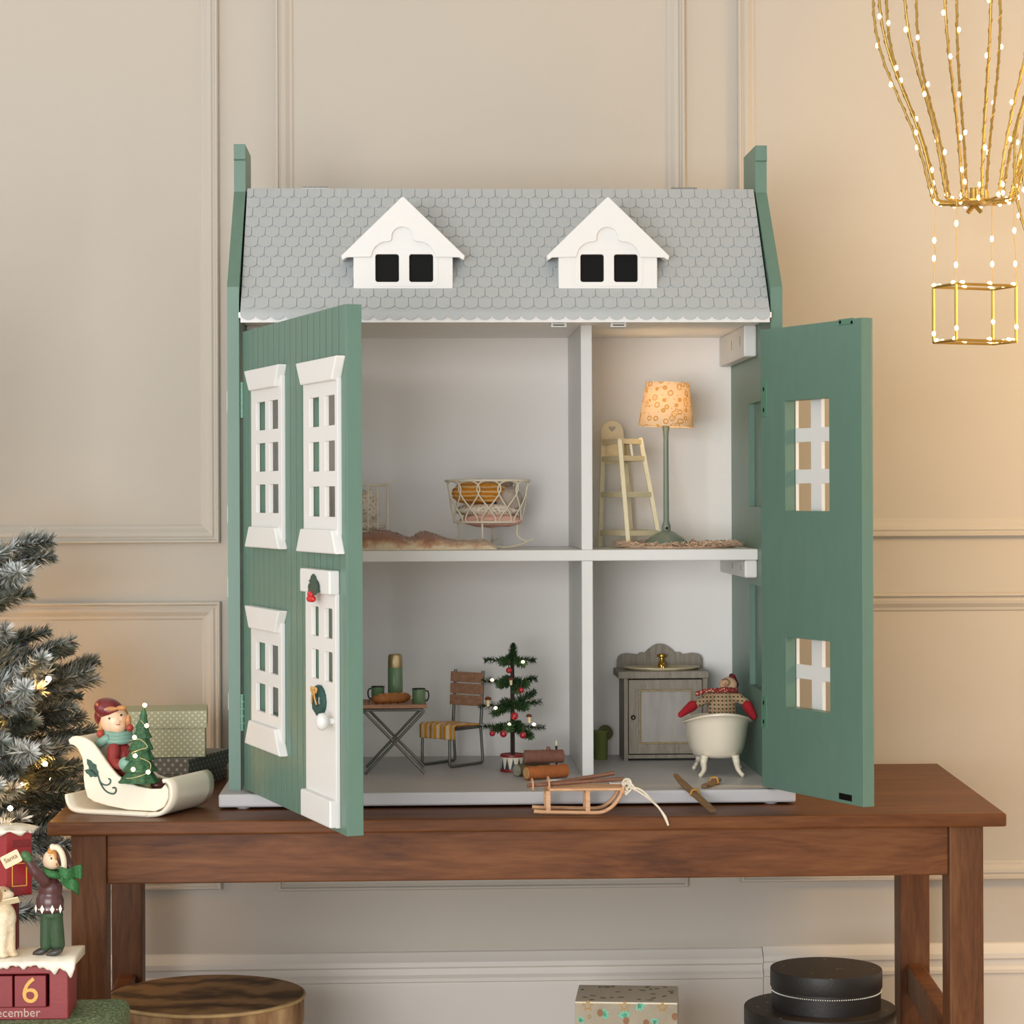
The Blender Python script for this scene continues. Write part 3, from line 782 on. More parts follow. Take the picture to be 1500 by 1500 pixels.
cloth('quilt', (P(500, 700, .135).x, .135, ZS + .026), (.052, .022, .006), floral, 'cream quilt with small red specks lying in the wire bed', 'quilt', 3, .1)
cloth('pillow', (P(537, 700, .11).x, .133, ZS + .046), (.0135, .017, .021), floral, 'speckled pillow propped up inside the wire bed', 'pillow', 5, .2)
# --- fur throw
throw_m = NT('fur_throw'); k = throw_m
tc = k.coord(); sepz = k.n('ShaderNodeSeparateXYZ'); k.l(tc, sepz.inputs[0])
nz = k.n('ShaderNodeTexNoise', Scale=90.0, Detail=5.0); k.l(tc, nz.inputs['Vector'])
f = k.math('ADD', k.math('MULTIPLY', sepz.outputs['Z'], 34.0), k.math('MULTIPLY', nz.outputs['Fac'], .75))
k.l(k.ramp(f, [(.44, '#E6D3B4'), (.62, '#C99F7C'), (.80, '#9B6A50')]), k.b.inputs['Base Color']); k.b.inputs['Roughness'].default_value = .95; k.b.inputs['Sheen Weight'].default_value = .4
n2 = k.n('ShaderNodeTexNoise', Scale=900.0, Detail=3.0); k.l(tc, n2.inputs['Vector']); k.bump(n2.outputs['Fac'], .7, .0012)
tp = [(520, 786), (532, 781), (550, 776.5), (566, 777.5), (580, 781), (592, 786), (600, 788.5), (608, 784.5), (614, 780), (622, 779), (634, 781.5), (646, 786.5), (658, 790.5), (672, 792), (686, 792.5), (698, 791.5), (708, 791), (717, 794), (727, 802)]
prof_t = [(P(x, y, .05).x, P(x, y, .05).z - ZS) for x, y in tp]
def th(x):
    for (x0, h0), (x1, h1) in zip(prof_t, prof_t[1:]):
        if x0 <= x <= x1:
            t = (x - x0) / (x1 - x0); return h0 + (h1 - h0) * t
    return 0.001
x0t, x1t = prof_t[0][0], prof_t[-1][0]
def tf(u, v):
    x = x0t + (x1t - x0t) * u; a = math.pi * v
    h = th(x) * (1 + .0 * u); d = .036 * (.75 + .35 * math.sin(math.pi * min(1, u * 1.1)) + .12 * noise.noise(Vector((x * 60, 0, 3))))
    y = .052 - d * math.cos(a) ; z = h * (math.sin(a) ** .55) + .0015 * noise.noise(Vector((x * 140, y * 140, 0))) * math.sin(a)
    return (x, y, ZS + max(.0002, z))
b = MB(); b.grid(tf, 70, 22)
n0 = len(b.v)
fur_o = tag(b.build('fur_throw', throw_m.m, smooth=180), 'crumpled brown and cream fur throw lying before the wire crib', 'throw')
fz = MB(); rf = random.Random(17)
for _ in range(3200):
    u_, v_ = rf.random(), rf.uniform(.04, .96); q = Vector(tf(u_, v_)); e = .006
    nrm2 = (Vector(tf(min(1, u_ + e), v_)) - q).cross(Vector(tf(u_, min(1, v_ + e))) - q)
    if nrm2.length < 1e-12: continue
    nrm2.normalize(); nrm2 = nrm2 if nrm2.z > 0 or (nrm2.y < 0 and abs(nrm2.z) < .2) else -nrm2
    d_ = (nrm2 + Vector((rf.uniform(-.9, .9), rf.uniform(-.9, .9), rf.uniform(-.6, .4)))).normalized() * rf.uniform(.0012, .0026)
    sd_ = d_.orthogonal().normalized() * .00022; tip = q + d_; tip.z = max(tip.z, ZS + .0003)
    f_ = (q.z - ZS) / .016 + rf.uniform(-.25, .25); c_a = Vector(lin('#E3D0B2')[:3]); c_b = Vector(lin('#8A5B43')[:3]); f_ = max(0, min(1, f_ * 1.5 - .45))
    cl_ = c_a.lerp(c_b, f_); fz.add([q - sd_, q + sd_, tip], [(0, 1, 2)], (cl_.x, cl_.y, cl_.z, 1))
tag(fz.build('fur_pile', vcol('fur_fibres', .95), fur_o, fix=False), kind='stuff')
# --- wire crib on rockers
cy = .115; cc = P(714.5, 735, cy); zt_ = P(714, 704, cy).z; zb2 = P(714, 764.5, cy).z
rtop, rbot = wpx(61.5, cy), wpx(49.5, cy)
crib = thing('rocking_crib', (cc.x, cy, ZS), 'cream wire rocking crib with looped sides filled with blankets', 'crib')
ring = lambda r, z, n=40, s=.78: [(cc.x + r * math.cos(2 * math.pi * i / n), cy + r * s * math.sin(2 * math.pi * i / n), z) for i in range(n)]
MB().tube(ring(rtop, zt_), .0014, 8, True).build('top_rim', cream_wire, crib, smooth=80)
MB().tube(ring(rbot, zb2), .0013, 8, True).build('bottom_rim', cream_wire, crib, smooth=80)
NL = 12
for i in range(NL):
    a0 = 2 * math.pi * i / NL; pts = []
    for k2 in range(24):
        t = 2 * math.pi * k2 / 24
        vv = (.5 + .5 * math.cos(t)) ** 1.55; wd = .20 + .13 * vv
        a = a0 + wd * math.sin(2 * t)
        r = rbot + (rtop - rbot) * vv
        pts.append((cc.x + r * math.cos(a), cy + r * .78 * math.sin(a), zb2 + (zt_ - zb2) * vv))
    MB().tube(pts, .00095, 6, True).build('wire_loop', cream_wire, crib, smooth=80)
for i in range(9):
    x = cc.x - rbot * .85 + rbot * 1.7 * i / 8; hh = rbot * .78 * math.sqrt(max(0, 1 - ((x - cc.x) / rbot) ** 2))
    MB().tube([(x, cy - hh, zb2), (x, cy + hh, zb2)], .0008, 6).build('base_wire', cream_wire, crib)
feet = {'l': (P(657, 788, cy).x, cy + .008), 'fm': (P(705, 790, cy).x, cy - .036), 'bm': (P(723, 790, cy).x, cy + .036), 'r': (P(772, 792, cy).x, cy - .008)}
for kx, (fx, fy) in feet.items():
    v = Vector((fx - cc.x, fy - cy)); L_ = v.length; dirx = v / L_
    tpx = (cc.x + dirx.x * rbot * .9, cy + dirx.y * rbot * .70, zb2)
    MB().tube(spline([tpx, (cc.x + dirx.x * rbot * .88, cy + dirx.y * rbot * .72, ZS + .014), (fx, fy, ZS + .0068)], 5), .0013, 8).build('leg', cream_wire, crib, smooth=60)
for a, c_ in (('fm', 'r'), ('l', 'bm')):
    A = Vector((feet[a][0], feet[a][1], 0)); Bq = Vector((feet[c_][0], feet[c_][1], 0)); pts = []
    for i in range(13):
        t = -.12 + 1.24 * i / 12; q = A.lerp(Bq, t); pts.append((q.x, q.y, ZS + .0013 + .0235 * (t - .5) ** 2))
    MB().tube(pts, .0013, 8).build('rocker', cream_wire, crib, smooth=60)
pinkw = mat('pink_wool', '#E5B4A2', .95, var=.06, scale=300, bump=.4)
cream_fl = speckled('cream_floral', '#E6DCCB', ['#a5866c', '#c9a18c'], 260, .3)
greyw = mat('grey_wool', '#B4A79A', .95, var=.06, scale=300, bump=.4)
must = stripes('mustard_knit', [(0, '#C98324'), (.62, '#DFB57A')], 62, 'Z', .95, 3.0)
xx = lambda px: P(px, 740, cy).x
zz = lambda py: P(714, py, cy).z
cloth('pink_blanket', (xx(720), cy - .002, zz(762)), (wpx(43, cy), wpx(42, cy) * .7, wpx(10, cy)), pinkw, 'pink blanket at the bottom of the crib', 'blanket', 11, .18)
cloth('floral_blanket', (xx(715), cy, zz(747)), (wpx(47, cy), wpx(47, cy) * .7, wpx(10, cy)), cream_fl, 'cream blanket with faint flowers in the middle of the crib', 'blanket', 12, .12)
cloth('grey_cushion', (xx(744), cy - .004, zz(731)), (wpx(20, cy), wpx(34, cy) * .7, wpx(17, cy)), greyw, 'grey wool cushion at the right end of the crib', 'cushion', 13, .14)
cloth('mustard_blanket', (xx(704), cy - .002, zz(722)), (wpx(41, cy), wpx(44, cy) * .72, wpx(15.5, cy)), must, 'mustard striped knitted blanket on top in the crib', 'blanket', 14, .2)
cloth('taupe_blanket', (xx(716), cy + .012, zz(710)), (wpx(34, cy), wpx(22, cy) * .7, wpx(8, cy)), mat('taupe_wool', '#A08B76', .95, var=.08, scale=300, bump=.4), 'taupe blanket peeking above the crib rim', 'blanket', 15, .2)
# --- high chair
hcm = mat('highchair_cream', '#EBDDB8', .5, var=.04, scale=120)
hc = thing('high_chair', (P(925, 800, .12).x, .12, ZS), 'cream wooden toy high chair with a heart cut in its back', 'high chair')
Ya, Yb, Yc, Yd = .145, .085, .125, .185
legp = {'a': ((883.5, 650, Ya), (879, Ya)), 'b': ((907.5, 646, Yb), (920.5, Yb)), 'c': ((938, 644, Yc), (967.5, Yc)), 'd': ((914, 649, Yd), (926, Yd))}
tops, bots = {}, {}
for kx, ((px, py, Y), (bxp, bY)) in legp.items():
    tpv = P(px, py, Y); bt = P(bxp, 790, bY); bt.z = ZS + (.0034 if kx in 'bc' else .0034 if kx == 'd' else 0.0); tops[kx] = tpv; bots[kx] = bt
    MB().bar(bt, tpv + Vector((0, 0, .002)), .0052, .0052, (0, 1, 0)).build('leg', hcm, hc, bevel=.0006)
def atz(kx, z):
    t = (z - bots[kx].z) / (tops[kx].z - bots[kx].z); return bots[kx].lerp(tops[kx], t)
for zpy, nm, th_ in ((646.5, 'tray_rail', .006), (671.5, 'seat_rail', .0062), (724.5, 'middle_rail', .0064), (781, 'foot_rail', .0062)):
    z = P(920, zpy, .1).z
    for a, c_ in (('a', 'b'), ('b', 'c'), ('c', 'd'), ('d', 'a')):
        pa, pc = atz(a, z), atz(c_, z); MB().bar(pa, pc, .0042, th_).build(nm, hcm, hc, bevel=.0006)
z = P(920, 672, .1).z
q = [atz(kx, z) for kx in 'abcd']
MB().add([p + Vector((0, 0, dz)) for dz in (-.002, .001) for p in q], [(3, 2, 1, 0), (4, 5, 6, 7), (0, 1, 5, 4), (1, 2, 6, 5), (2, 3, 7, 6), (3, 0, 4, 7)]).build('seat', hcm, hc)
mid = atz('b', P(920, 646.5, .1).z).lerp(atz('c', P(920, 646.5, .1).z), .5); m2 = atz('b', z).lerp(atz('c', z), .5)
MB().bar(m2, mid, .0026, .0026).build('spindle', hcm, hc)
bw = wpx(32.5, .155); c0 = P(897, 650, .158)
heart = []
for i in range(24):
    t = 2 * math.pi * i / 24; heart.append((.00028 * 16 * math.sin(t) ** 3, .00028 * (13 * math.cos(t) - 5 * math.cos(2 * t) - 2 * math.cos(3 * t) - math.cos(4 * t))))
h_t = wpx(33, .155); ol = [(-bw / 2, -h_t * .9), (bw / 2, -h_t * .9)] + arc(0, h_t - bw / 2, bw / 2, 0, 180, 14)
bo = shape_obj('back_board', [ol, [(x, y + h_t * .66) for x, y in heart]], .004, frame(c0, (1, 0, 0), (-.02, .06, 1)), hcm, hc, bev=.0006)
# --- floor lamp
lamp_g = mat('lamp_green', '#7F8B7C', .35, metal=.0, var=.03)
ly = .11; lc = P(976, 795, ly)
lamp = thing('floor_lamp', (lc.x, ly, ZS + .0034), 'sage green toy floor lamp with lit yellow flowered shade', 'lamp')
zl = lambda py: P(976, py, ly).z
s = wpx(1, ly)
MB().lathe([(0, zl(798)), (32 * s, ZS + .0034), (32 * s, zl(796)), (30 * s, zl(792)), (22 * s, zl(786)), (12 * s, zl(779.5)), (5, zl(777)) if False else (7 * s, zl(777.5)), (0, zl(777))][1:], (lc.x, ly, 0), 32).build('base', lamp_g, lamp, smooth=50)
MB().lathe([(5.5 * s, zl(778)), (6.8 * s, zl(776)), (6.5 * s, zl(770)), (4.2 * s, zl(763)), (3.8 * s, zl(640)), (4.4 * s, zl(632)), (5.5 * s, zl(626)), (4 * s, zl(620))], (lc.x, ly, 0), 16).build('pole', lamp_g, lamp, smooth=50)
MB().tube([(lc.x, ly - 6.6 * s, zl(773.5)), (lc.x, ly - 8 * s, zl(773.5))], 1.9 * s, 10).build('switch', black, lamp)
sm = NT('shade_paper'); k = sm
tc = k.coord()
v1 = k.n('ShaderNodeTexVoronoi', Scale=115.0, Randomness=.8); k.l(tc, v1.inputs['Vector'])
d1 = v1.outputs['Distance']
ringf = k.math('LESS_THAN', k.math('ABSOLUTE', k.math('SUBTRACT', d1, .33)), .07); cenf = k.math('LESS_THAN', d1, .10)
v2 = k.n('ShaderNodeTexVoronoi', Scale=260.0, Randomness=1.0); k.l(tc, v2.inputs['Vector'])
dotf = k.math('LESS_THAN', v2.outputs['Distance'], .17)
c1 = k.mix(k.math('MULTIPLY', k.math('MAXIMUM', ringf, cenf), .8), '#F6E6CA', '#D9A838')
c2_ = k.mix(k.math('MULTIPLY', dotf, .75), c1, '#D27A36')
k.l(c2_, k.b.inputs['Base Color']); k.b.inputs['Roughness'].default_value = .8
tr = k.n('ShaderNodeBsdfTranslucent'); k.l(c2_, tr.inputs['Color'])
mx = k.n('ShaderNodeMixShader'); mx.inputs[0].default_value = .45
k.l(k.b.outputs[0], mx.inputs[1]); k.l(tr.outputs[0], mx.inputs[2]); k.l(mx.outputs[0], k.o.inputs['Surface'])
shz0, shz1 = zl(625), zl(560.5)
tilt = Matrix.Rotation(R(2.2), 3, 'Y')
MB().lathe([(40.5 * s, 0), (31.5 * s, shz1 - shz0)], (lc.x, ly, shz0), 40, M=tilt).build('lamp_shade', k.m, lamp, smooth=60, solid=.0006)
shd = bpy.data.objects[[o.name for o in bpy.data.objects if o.name.startswith('lamp_shade')][0]]
import bmesh as _bm
bm_ = _bm.new(); bm_.from_mesh(shd.data); _bm.ops.delete(bm_, geom=[f for f in bm_.faces if len(f.verts) > 4], context='FACES'); bm_.to_mesh(shd.data); bm_.free()
pl = point('floor_lamp_bulb_light', (lc.x, ly, (shz0 + shz1) / 2), .075, (1.0, .74, .42), .008)
MB().ball((lc.x, ly, zl(605)), .0065, 12, 8).build('bulb', emit('lamp_bulb', '#FFD08A', 3.0), lamp, smooth=180)
# --- fringed rug
rug_m = mat('rug_weave', '#D9B99E', .95, var=.15, scale=260, bump=.6, bscale=700)
rc_ = (P(992, 800, .10).x, .100); ra, rb = wpx(84, .1), .058
rug = thing('fringed_rug', (rc_[0], rc_[1], ZS), 'frayed pink beige rug under the lamp and the high chair', 'rug')
MB().lathe([(1, ZS + .0002), (1, ZS + .0026), (.96, ZS + .0032), (0, ZS + .0033)], (rc_[0], rc_[1], 0), 48, ra, rb).build('rug_mat', rug_m, rug, smooth=50)
fr = MB(); rnd = random.Random(4)
for i in range(900):
    a = rnd.uniform(0, 2 * math.pi); rr = rnd.uniform(.82, 1.0); p0 = Vector((rc_[0] + ra * rr * math.cos(a), rc_[1] + rb * rr * math.sin(a), ZS + .0022))
    o_ = Vector((math.cos(a) + rnd.uniform(-.8, .8), math.sin(a) + rnd.uniform(-.8, .8), 0)).normalized()
    L_ = rnd.uniform(.005, .013); lift = rnd.uniform(-.1, 1.1)
    if p0.x + o_.x * L_ < xd1 + .004: continue
    p1 = p0 + o_ * L_ * .5 + Vector((0, 0, lift * L_ * .5)); p2 = p0 + o_ * L_ + Vector((0, 0, lift * L_ * .35))
    p2.z = max(p2.z, ZS + .0006)
    fr.tube([p0, p1, p2], [.0007, .0006, .0004], 4)
tag(fr.build('fringe', mat('rug_fringe', '#E3C4A8', .95, var=.2, scale=300), rug, smooth=180, fix=False), kind='stuff')
# ================================================================== LOWER FLOOR
tube_m = mat('grey_steel_tube', '#7C7D76', .38, metal=.75, var=.05)
slat_m = wood('slat_wood', '#9c6f55', '#b28468', '#c29a7e', 'X', 30, .6)
def rpath(pts, r=.004, n=4):
    """polyline with rounded corners"""
    pts = [Vector(p) for p in pts]; out = [pts[0]]
    for a, b_, c_ in zip(pts, pts[1:], pts[2:]):
        d1 = (a - b_).normalized() * min(r, (a - b_).length * .45); d2 = (c_ - b_).normalized() * min(r, (c_ - b_).length * .45)
        for i in range(n + 1):
            t = i / n; out.append((b_ + d1) * (1 - t) ** 2 + b_ * 2 * t * (1 - t) + (b_ + d2) * t * t)
    out.append(pts[-1]); return out
def fl_(v, z=ZF): v = Vector(v); v.z = z; return v
# --- folding table
tt = P(578, 1033, .02); ty0, ty1 = .018, .098; tz = P(578, 1032.5, ty0).z; tx0, tx1 = P(529, 1035, ty0).x, P(625.5, 1035, ty0).x
table = thing('folding_table', ((tx0 + tx1) / 2, (ty0 + ty1) / 2, ZF), 'small folding table with slatted wooden top on crossed steel legs', 'table')
for i in range(9):
    w_ = (tx1 - tx0) / 9; MB().box((tx0 + i * w_ + .0006, ty0 + .0042, tz - .003), (tx0 + (i + 1) * w_ - .0006, ty1 - .0042, tz)).build('slat', slat_m, table, bevel=.0004)
for y in (ty0, ty1 - .004): MB().box((tx0, y, tz - .0042), (tx1, y + .004, tz - .0002)).build('edge_board', slat_m, table, bevel=.0005)
tr_ = .0016; zt2 = tz - .0060
for y, ins in ((ty0 + .004, 0.0), (ty1 - .008, .002)):
    MB().tube(rpath([(tx0 + .004, y, ZF + tr_), (tx1 - .0015, y, zt2), (tx0 + .002, y, zt2)], .006), tr_, 8).build('leg', tube_m, table, smooth=60)
    MB().tube(rpath([(tx1 - .003, y + .0036, ZF + tr_), (tx0 + .0015, y + .0036, zt2 - .0004)], .006), tr_, 8).build('leg', tube_m, table, smooth=60)
MB().tube([((tx0 + tx1) / 2, ty0 + .004, (ZF + zt2) / 2), ((tx0 + tx1) / 2, ty1 - .004, (ZF + zt2) / 2)], .0012, 8).build('cross_bar', tube_m, table)
# --- thermos, mugs, bread
thg = mat('enamel_green', '#6C8A66', .28, var=.05, coat=.3); brass = mat('brass', '#D0B98E', .38, metal=.85, var=.04)
def zt3(py, Y): return P(600, py, Y).z
ty = .065; tc_ = P(579, 1000, ty); s = wpx(1, ty)
th_ = thing('thermos', (tc_.x, ty, tz), 'green thermos flask with brass cap standing on the folding table', 'thermos')
MB().lathe([(10.2 * s, tz), (11 * s, tz + .001), (11 * s, zt3(978.5, ty)), (10.4 * s, zt3(977.5, ty))], (tc_.x, ty, 0), 28).build('flask_body', thg, th_, smooth=40)
MB().lathe([(10.6 * s, zt3(977.5, ty)), (10.9 * s, zt3(976.5, ty)), (10.6 * s, zt3(962, ty)), (9.6 * s, zt3(959, ty)), (8.4 * s, zt3(958, ty)), (0, zt3(958, ty))], (tc_.x, ty, 0), 28).build('cap', brass, th_, smooth=40)
def mug(px, Y, hs, label):
    c_ = P(px, 1020, Y); s = wpx(1, Y); z0 = tz
    o = thing('enamel_mug', (c_.x, Y, z0), label, 'mug', 'green enamel mugs on the folding table')
    MB().lathe([(8.6 * s, z0), (9.3 * s, z0 + .0008), (9.8 * s, z0 + .0162), (9.1 * s, z0 + .0162), (8.6 * s, z0 + .0014), (0, z0 + .0012)], (c_.x, Y, 0), 24).build('mug_body', thg, o, smooth=40)
    MB().tube([(c_.x + 9.5 * s * math.cos(2 * math.pi * i / 20), Y + 9.5 * s * math.sin(2 * math.pi * i / 20), z0 + .0163) for i in range(20)], .00055, 6, True).build('rim', mat('enamel_black', '#232320', .3), o, smooth=80)
    MB().tube(spline([(c_.x + hs * 9 * s, Y, z0 + .014), (c_.x + hs * 13 * s, Y, z0 + .0135), (c_.x + hs * 14.5 * s, Y, z0 + .0085), (c_.x + hs * 12.5 * s, Y, z0 + .0035), (c_.x + hs * 9 * s, Y, z0 + .0030)], 5), .00085, 8).build('handle', MATS['enamel_black'], o, smooth=80)
mug(553.5, .07, -1, 'green enamel mug with black handle on the left, behind the bread')
mug(613.5, .036, 1, 'green enamel mug with black handle at the right table edge')
crust = mat('bread_crust', '#A86A32', .6, var=.25, scale=160, bump=.5, bscale=260)
b = MB(); p0 = P(544, 1024, .035); p1 = P(602, 1018.5, .05); p0.z = tz + .0045; p1.z = tz + .0062
pts = [p0.lerp(p1, i / 16) for i in range(17)]
b.tube(pts, [max(.0006, .0062 * (1 - abs(2 * i / 16 - 1) ** 3.2) ** .5) for i in range(17)], 14)
bread = tag(b.build('baguette', crust, smooth=180), 'brown crusty baguette lying between the two green mugs', 'bread')
for i in range(4):
    q = pts[4 + i * 3]; MB().ball(q + Vector((0, -.002, .0050)), (.0042, .0012, .0007), 8, 6, Matrix.Rotation(R(35), 3, 'Z')).build('score_mark', mat('bread_crumb', '#D3A467', .8, var=.1), bread, smooth=180)
# --- chair with slatted back
A_, B_, C_, D_ = fl_(P(618.5, 1121, .114)), fl_(P(658.5, 1125, .086)), fl_(P(667, 1115, .158)), fl_(P(707.5, 1118, .130))
for q in (A_, B_, C_, D_): q.z = ZF + .0017
seat_z = ZF + .0455
chair = thing('garden_chair', ((A_.x + D_.x) / 2, (A_.y + D_.y) / 2, ZF), 'small steel tube chair with brown slatted back and striped towel', 'chair')
Upz = Vector((0, 0, 1))
backtop = {}
for F_, Bk in ((A_, C_), (B_, D_)):
    fwd = (F_ - Bk).normalized()
    sf = F_ + Upz * (seat_z - .002 - F_.z) - fwd * .001; sb = Bk + Upz * (seat_z - Bk.z) + fwd * .0035
    tpb = sb + Upz * .0625 - fwd * .0045
    MB().tube(rpath([sb + Vector((0, 0, -.002)), sf, F_, Bk, sb + fwd * .0005 + Vector((0, 0, -.001))], .0045), .0017, 8).build('side_frame', tube_m, chair, smooth=60)
    MB().tube([sb, tpb], .0019, 8).build('back_post', tube_m, chair, smooth=60)
    backtop[F_ is A_] = (sb, tpb)
MB().tube([A_ + Upz * (seat_z - .003 - A_.z), B_ + Upz * (seat_z - .003 - B_.z)], .0014, 8).build('cross_tube', tube_m, chair)
(sbl, tl), (sbr, tr2) = backtop[True], backtop[False]
for k in range(3):
    f0, f1 = .965 - k * .215, .965 - (k + 1) * .215 + .025
    a0, b0 = sbl.lerp(tl, f0), sbr.lerp(tr2, f0); a1, b1 = sbl.lerp(tl, f1), sbr.lerp(tr2, f1)
    side = (b0 - a0).normalized(); nrm_ = Vector((side.y, -side.x, 0)); ex = side * .0035
    MB().add([p + n_ for n_ in (nrm_ * .0022, nrm_ * .0045) for p in (a0 - ex, b0 + ex, b1 + ex, a1 - ex)], [(3, 2, 1, 0), (4, 5, 6, 7), (0, 1, 5, 4), (1, 2, 6, 5), (2, 3, 7, 6), (3, 0, 4, 7)]).build('back_slat', slat_m, chair, bevel=.0007)
for k in range(5):
    f0, f1 = k / 5 + .015, (k + 1) / 5 - .015
    sa, sb2 = A_.lerp(C_, .02 + f0 * .93), B_.lerp(D_, .02 + f0 * .93); sa2, sb3 = A_.lerp(C_, .02 + f1 * .93), B_.lerp(D_, .02 + f1 * .93)
    MB().add([Vector((p.x, p.y, z)) for z in (seat_z - .0005, seat_z + .0018) for p in (sa, sb2, sb3, sa2)], [(3, 2, 1, 0), (4, 5, 6, 7), (0, 1, 5, 4), (1, 2, 6, 5), (2, 3, 7, 6), (3, 0, 4, 7)]).build('seat_slat', slat_m, chair, bevel=.0005)
# --- striped towel over the seat
tow = NT('towel_stripes'); k = tow
at = k.n('ShaderNodeAttribute', _attribute_name='col'); k.l(at.outputs['Color'], k.b.inputs['Base Color']); k.b.inputs['Roughness'].default_value = .95
n2 = k.n('ShaderNodeTexNoise', Scale=1200.0); k.l(k.coord(), n2.inputs['Vector']); k.bump(n2.outputs['Fac'], .5, .0006)
side = (B_ - A_).normalized(); fwd = (A_ - C_); fwd.z = 0; fwd.normalize()
NU, NV = 57, 26; b = MB(); cols_ = []
sA = A_ + Upz * (seat_z + .0028 - A_.z); wid = (B_ - A_).length
vs = []
for i in range(NU):
    u = i / (NU - 1)
    for j in range(NV):
        v = j / (NV - 1); dist = -.028 + v * .0455           # <0 on the seat, >0 hanging
        wob = .0012 * noise.noise(Vector((u * 5, v * 4, 2))); skew = -.1
        pu = sA + side * (wid * (-.03 + 1.26 * u))
        shear = side * (.012 * max(0, -dist) / .028)
        if dist <= 0: q = pu - fwd * (-dist) + Upz * (.0012 + .0018 * max(0, noise.noise(Vector((u * 6, v * 5, 9))))) + shear
        else:
            q = pu + fwd * (.0024 + .0012 * math.sin(u * 19)) - Upz * (dist * .92) + Upz * .0006
        vs.append(q + Vector((0, wob, 0)))
        cols_.append(lin('#D99A2B') if (i // 4) % 2 == 0 else lin('#E9CDAF'))
fs = [(i * NV + j, (i + 1) * NV + j, (i + 1) * NV + j + 1, i * NV + j + 1) for i in range(NU - 1) for j in range(NV - 1)]
b.v = vs; b.f = fs; b.c = cols_
tag(b.build('striped_towel', tow.m, smooth=180, solid=.0012), 'mustard and cream striped towel draped over the garden chair seat', 'towel')
# --- small tree in a drum
mt_y = .052; mc = P(751, 1131, mt_y)
mtree = thing('small_tree', (mc.x, mt_y, ZF), 'small toy christmas tree in a red and cream drum pot', 'christmas tree')
s = wpx(1, mt_y)
zm = lambda py: P(751, py, mt_y).z
dz0, dz1 = ZF, zm(1104)
drum_c = MB().lathe([(17.2 * s, dz0 + .001), (17.2 * s, dz1 - .001), (0, dz1 - .0015)], (mc.x, mt_y, 0), 32).build('drum', mat('drum_cream', '#E6DDCB', .5, var=.03), mtree, smooth=40)
redp = mat('drum_red', '#8F2A27', .4, var=.05)
for za_, zb__ in ((dz0, dz0 + .0034), (dz1 - .0034, dz1)):
    MB().lathe([(17.3 * s, za_), (18.3 * s, za_ + .0004), (18.3 * s, zb__ - .0004), (17.0 * s, zb__), (16 * s, zb__ - .001)], (mc.x, mt_y, 0), 32).build('drum_hoop', redp, mtree, smooth=40)
navy = mat('drum_navy', '#3A4350', .5, var=.04)
for i in range(12):
    a0 = 2 * math.pi * i / 12; r_ = 17.55 * s; aw = .2
    pt = lambda a, z: (mc.x + r_ * math.cos(a), mt_y + r_ * math.sin(a), z)
    zlo, zhi = dz0 + .0034, dz1 - .0036
    MB().add([pt(a0 - aw, zlo), pt(a0, zlo), pt(a0 + aw, zlo), pt(a0, zhi), pt(a0 - aw / 2, (zlo + zhi) / 2), pt(a0 + aw / 2, (zlo + zhi) / 2)], [(0, 1, 4), (1, 2, 5), (1, 5, 3, 4)]).build('drum_triangle', navy, mtree)
trk = mat('tree_wire', '#3A2620', .6, var=.1)
for dx in (-1.6, 1.8): MB().tube([(mc.x + dx * s, mt_y, dz1 - .002), (mc.x + dx * s * .7, mt_y, zm(955))], 1.7 * s, 8).build('trunk', trk, mtree)
nd_m = vcol('needles_dark', .6)
def needle_branch(p, q, n, L, wd, greens, rnd, sag=.0, taper=.35, frost=0.0, r0=.0012, brown='#4a3626', lift=.55):
    """MB of one stem with needles; colour attribute per vertex"""
    b = MB(); p = Vector(p); q = Vector(q); d = (q - p); ln = d.length; d.normalize()
    u = d.orthogonal().normalized(); w_ = d.cross(u)
    def pos(t): return p.lerp(q, t) + Vector((0, 0, -sag * 4 * t * (1 - t) * ln))
    b.tube([pos(t / 5) for t in range(6)], [r0 * (1 - .6 * t / 5) for t in range(6)], 5, col=lin(brown))
    for i in range(n):
        t = rnd.uniform(.02, 1.0) ** .85; a = rnd.uniform(0, 2 * math.pi); o_ = u * math.cos(a) + w_ * math.sin(a)
        l_ = L * rnd.uniform(.7, 1.15) * (1 - taper * t ** 3); dr_ = (o_ * rnd.uniform(.6, 1.0) + d * rnd.uniform(lift - .2, lift + .35)).normalized()
        c_ = pos(t); e = c_ + dr_ * l_; sd = dr_.cross(d if abs(dr_.dot(d)) < .95 else u).normalized() * wd
        g_ = lin(rnd.choice(greens)); fr_ = frost * rnd.random() * (1.25 if dr_.z > 0 else .55)
        tipc = tuple(g_[k_] * (1 - min(1, fr_ * 1.5)) + (.80, .84, .86)[k_] * min(1, fr_ * 1.5) for k_ in range(3)) + (1,)
        basec = tuple(g_[k_] * (1 - min(1, fr_ * .6)) + (.78, .82, .84)[k_] * min(1, fr_ * .6) for k_ in range(3)) + (1,)
        n0 = len(b.v); m_ = c_ + dr_ * l_ * .6
        for vv_, cc_ in ((c_ - sd * .6, basec), (c_ + sd * .6, basec), (m_ + sd, tipc), (m_ - sd, tipc), (e, tipc)):
            b.v.append(vv_); b.c.append(cc_)
        b.f += [(n0, n0 + 1, n0 + 2, n0 + 3), (n0 + 3, n0 + 2, n0 + 4)]
    return b
rnd = random.Random(21); gm = ['#1F3A1C', '#2C4A26', '#3A5A30', '#27421F', '#46633A']
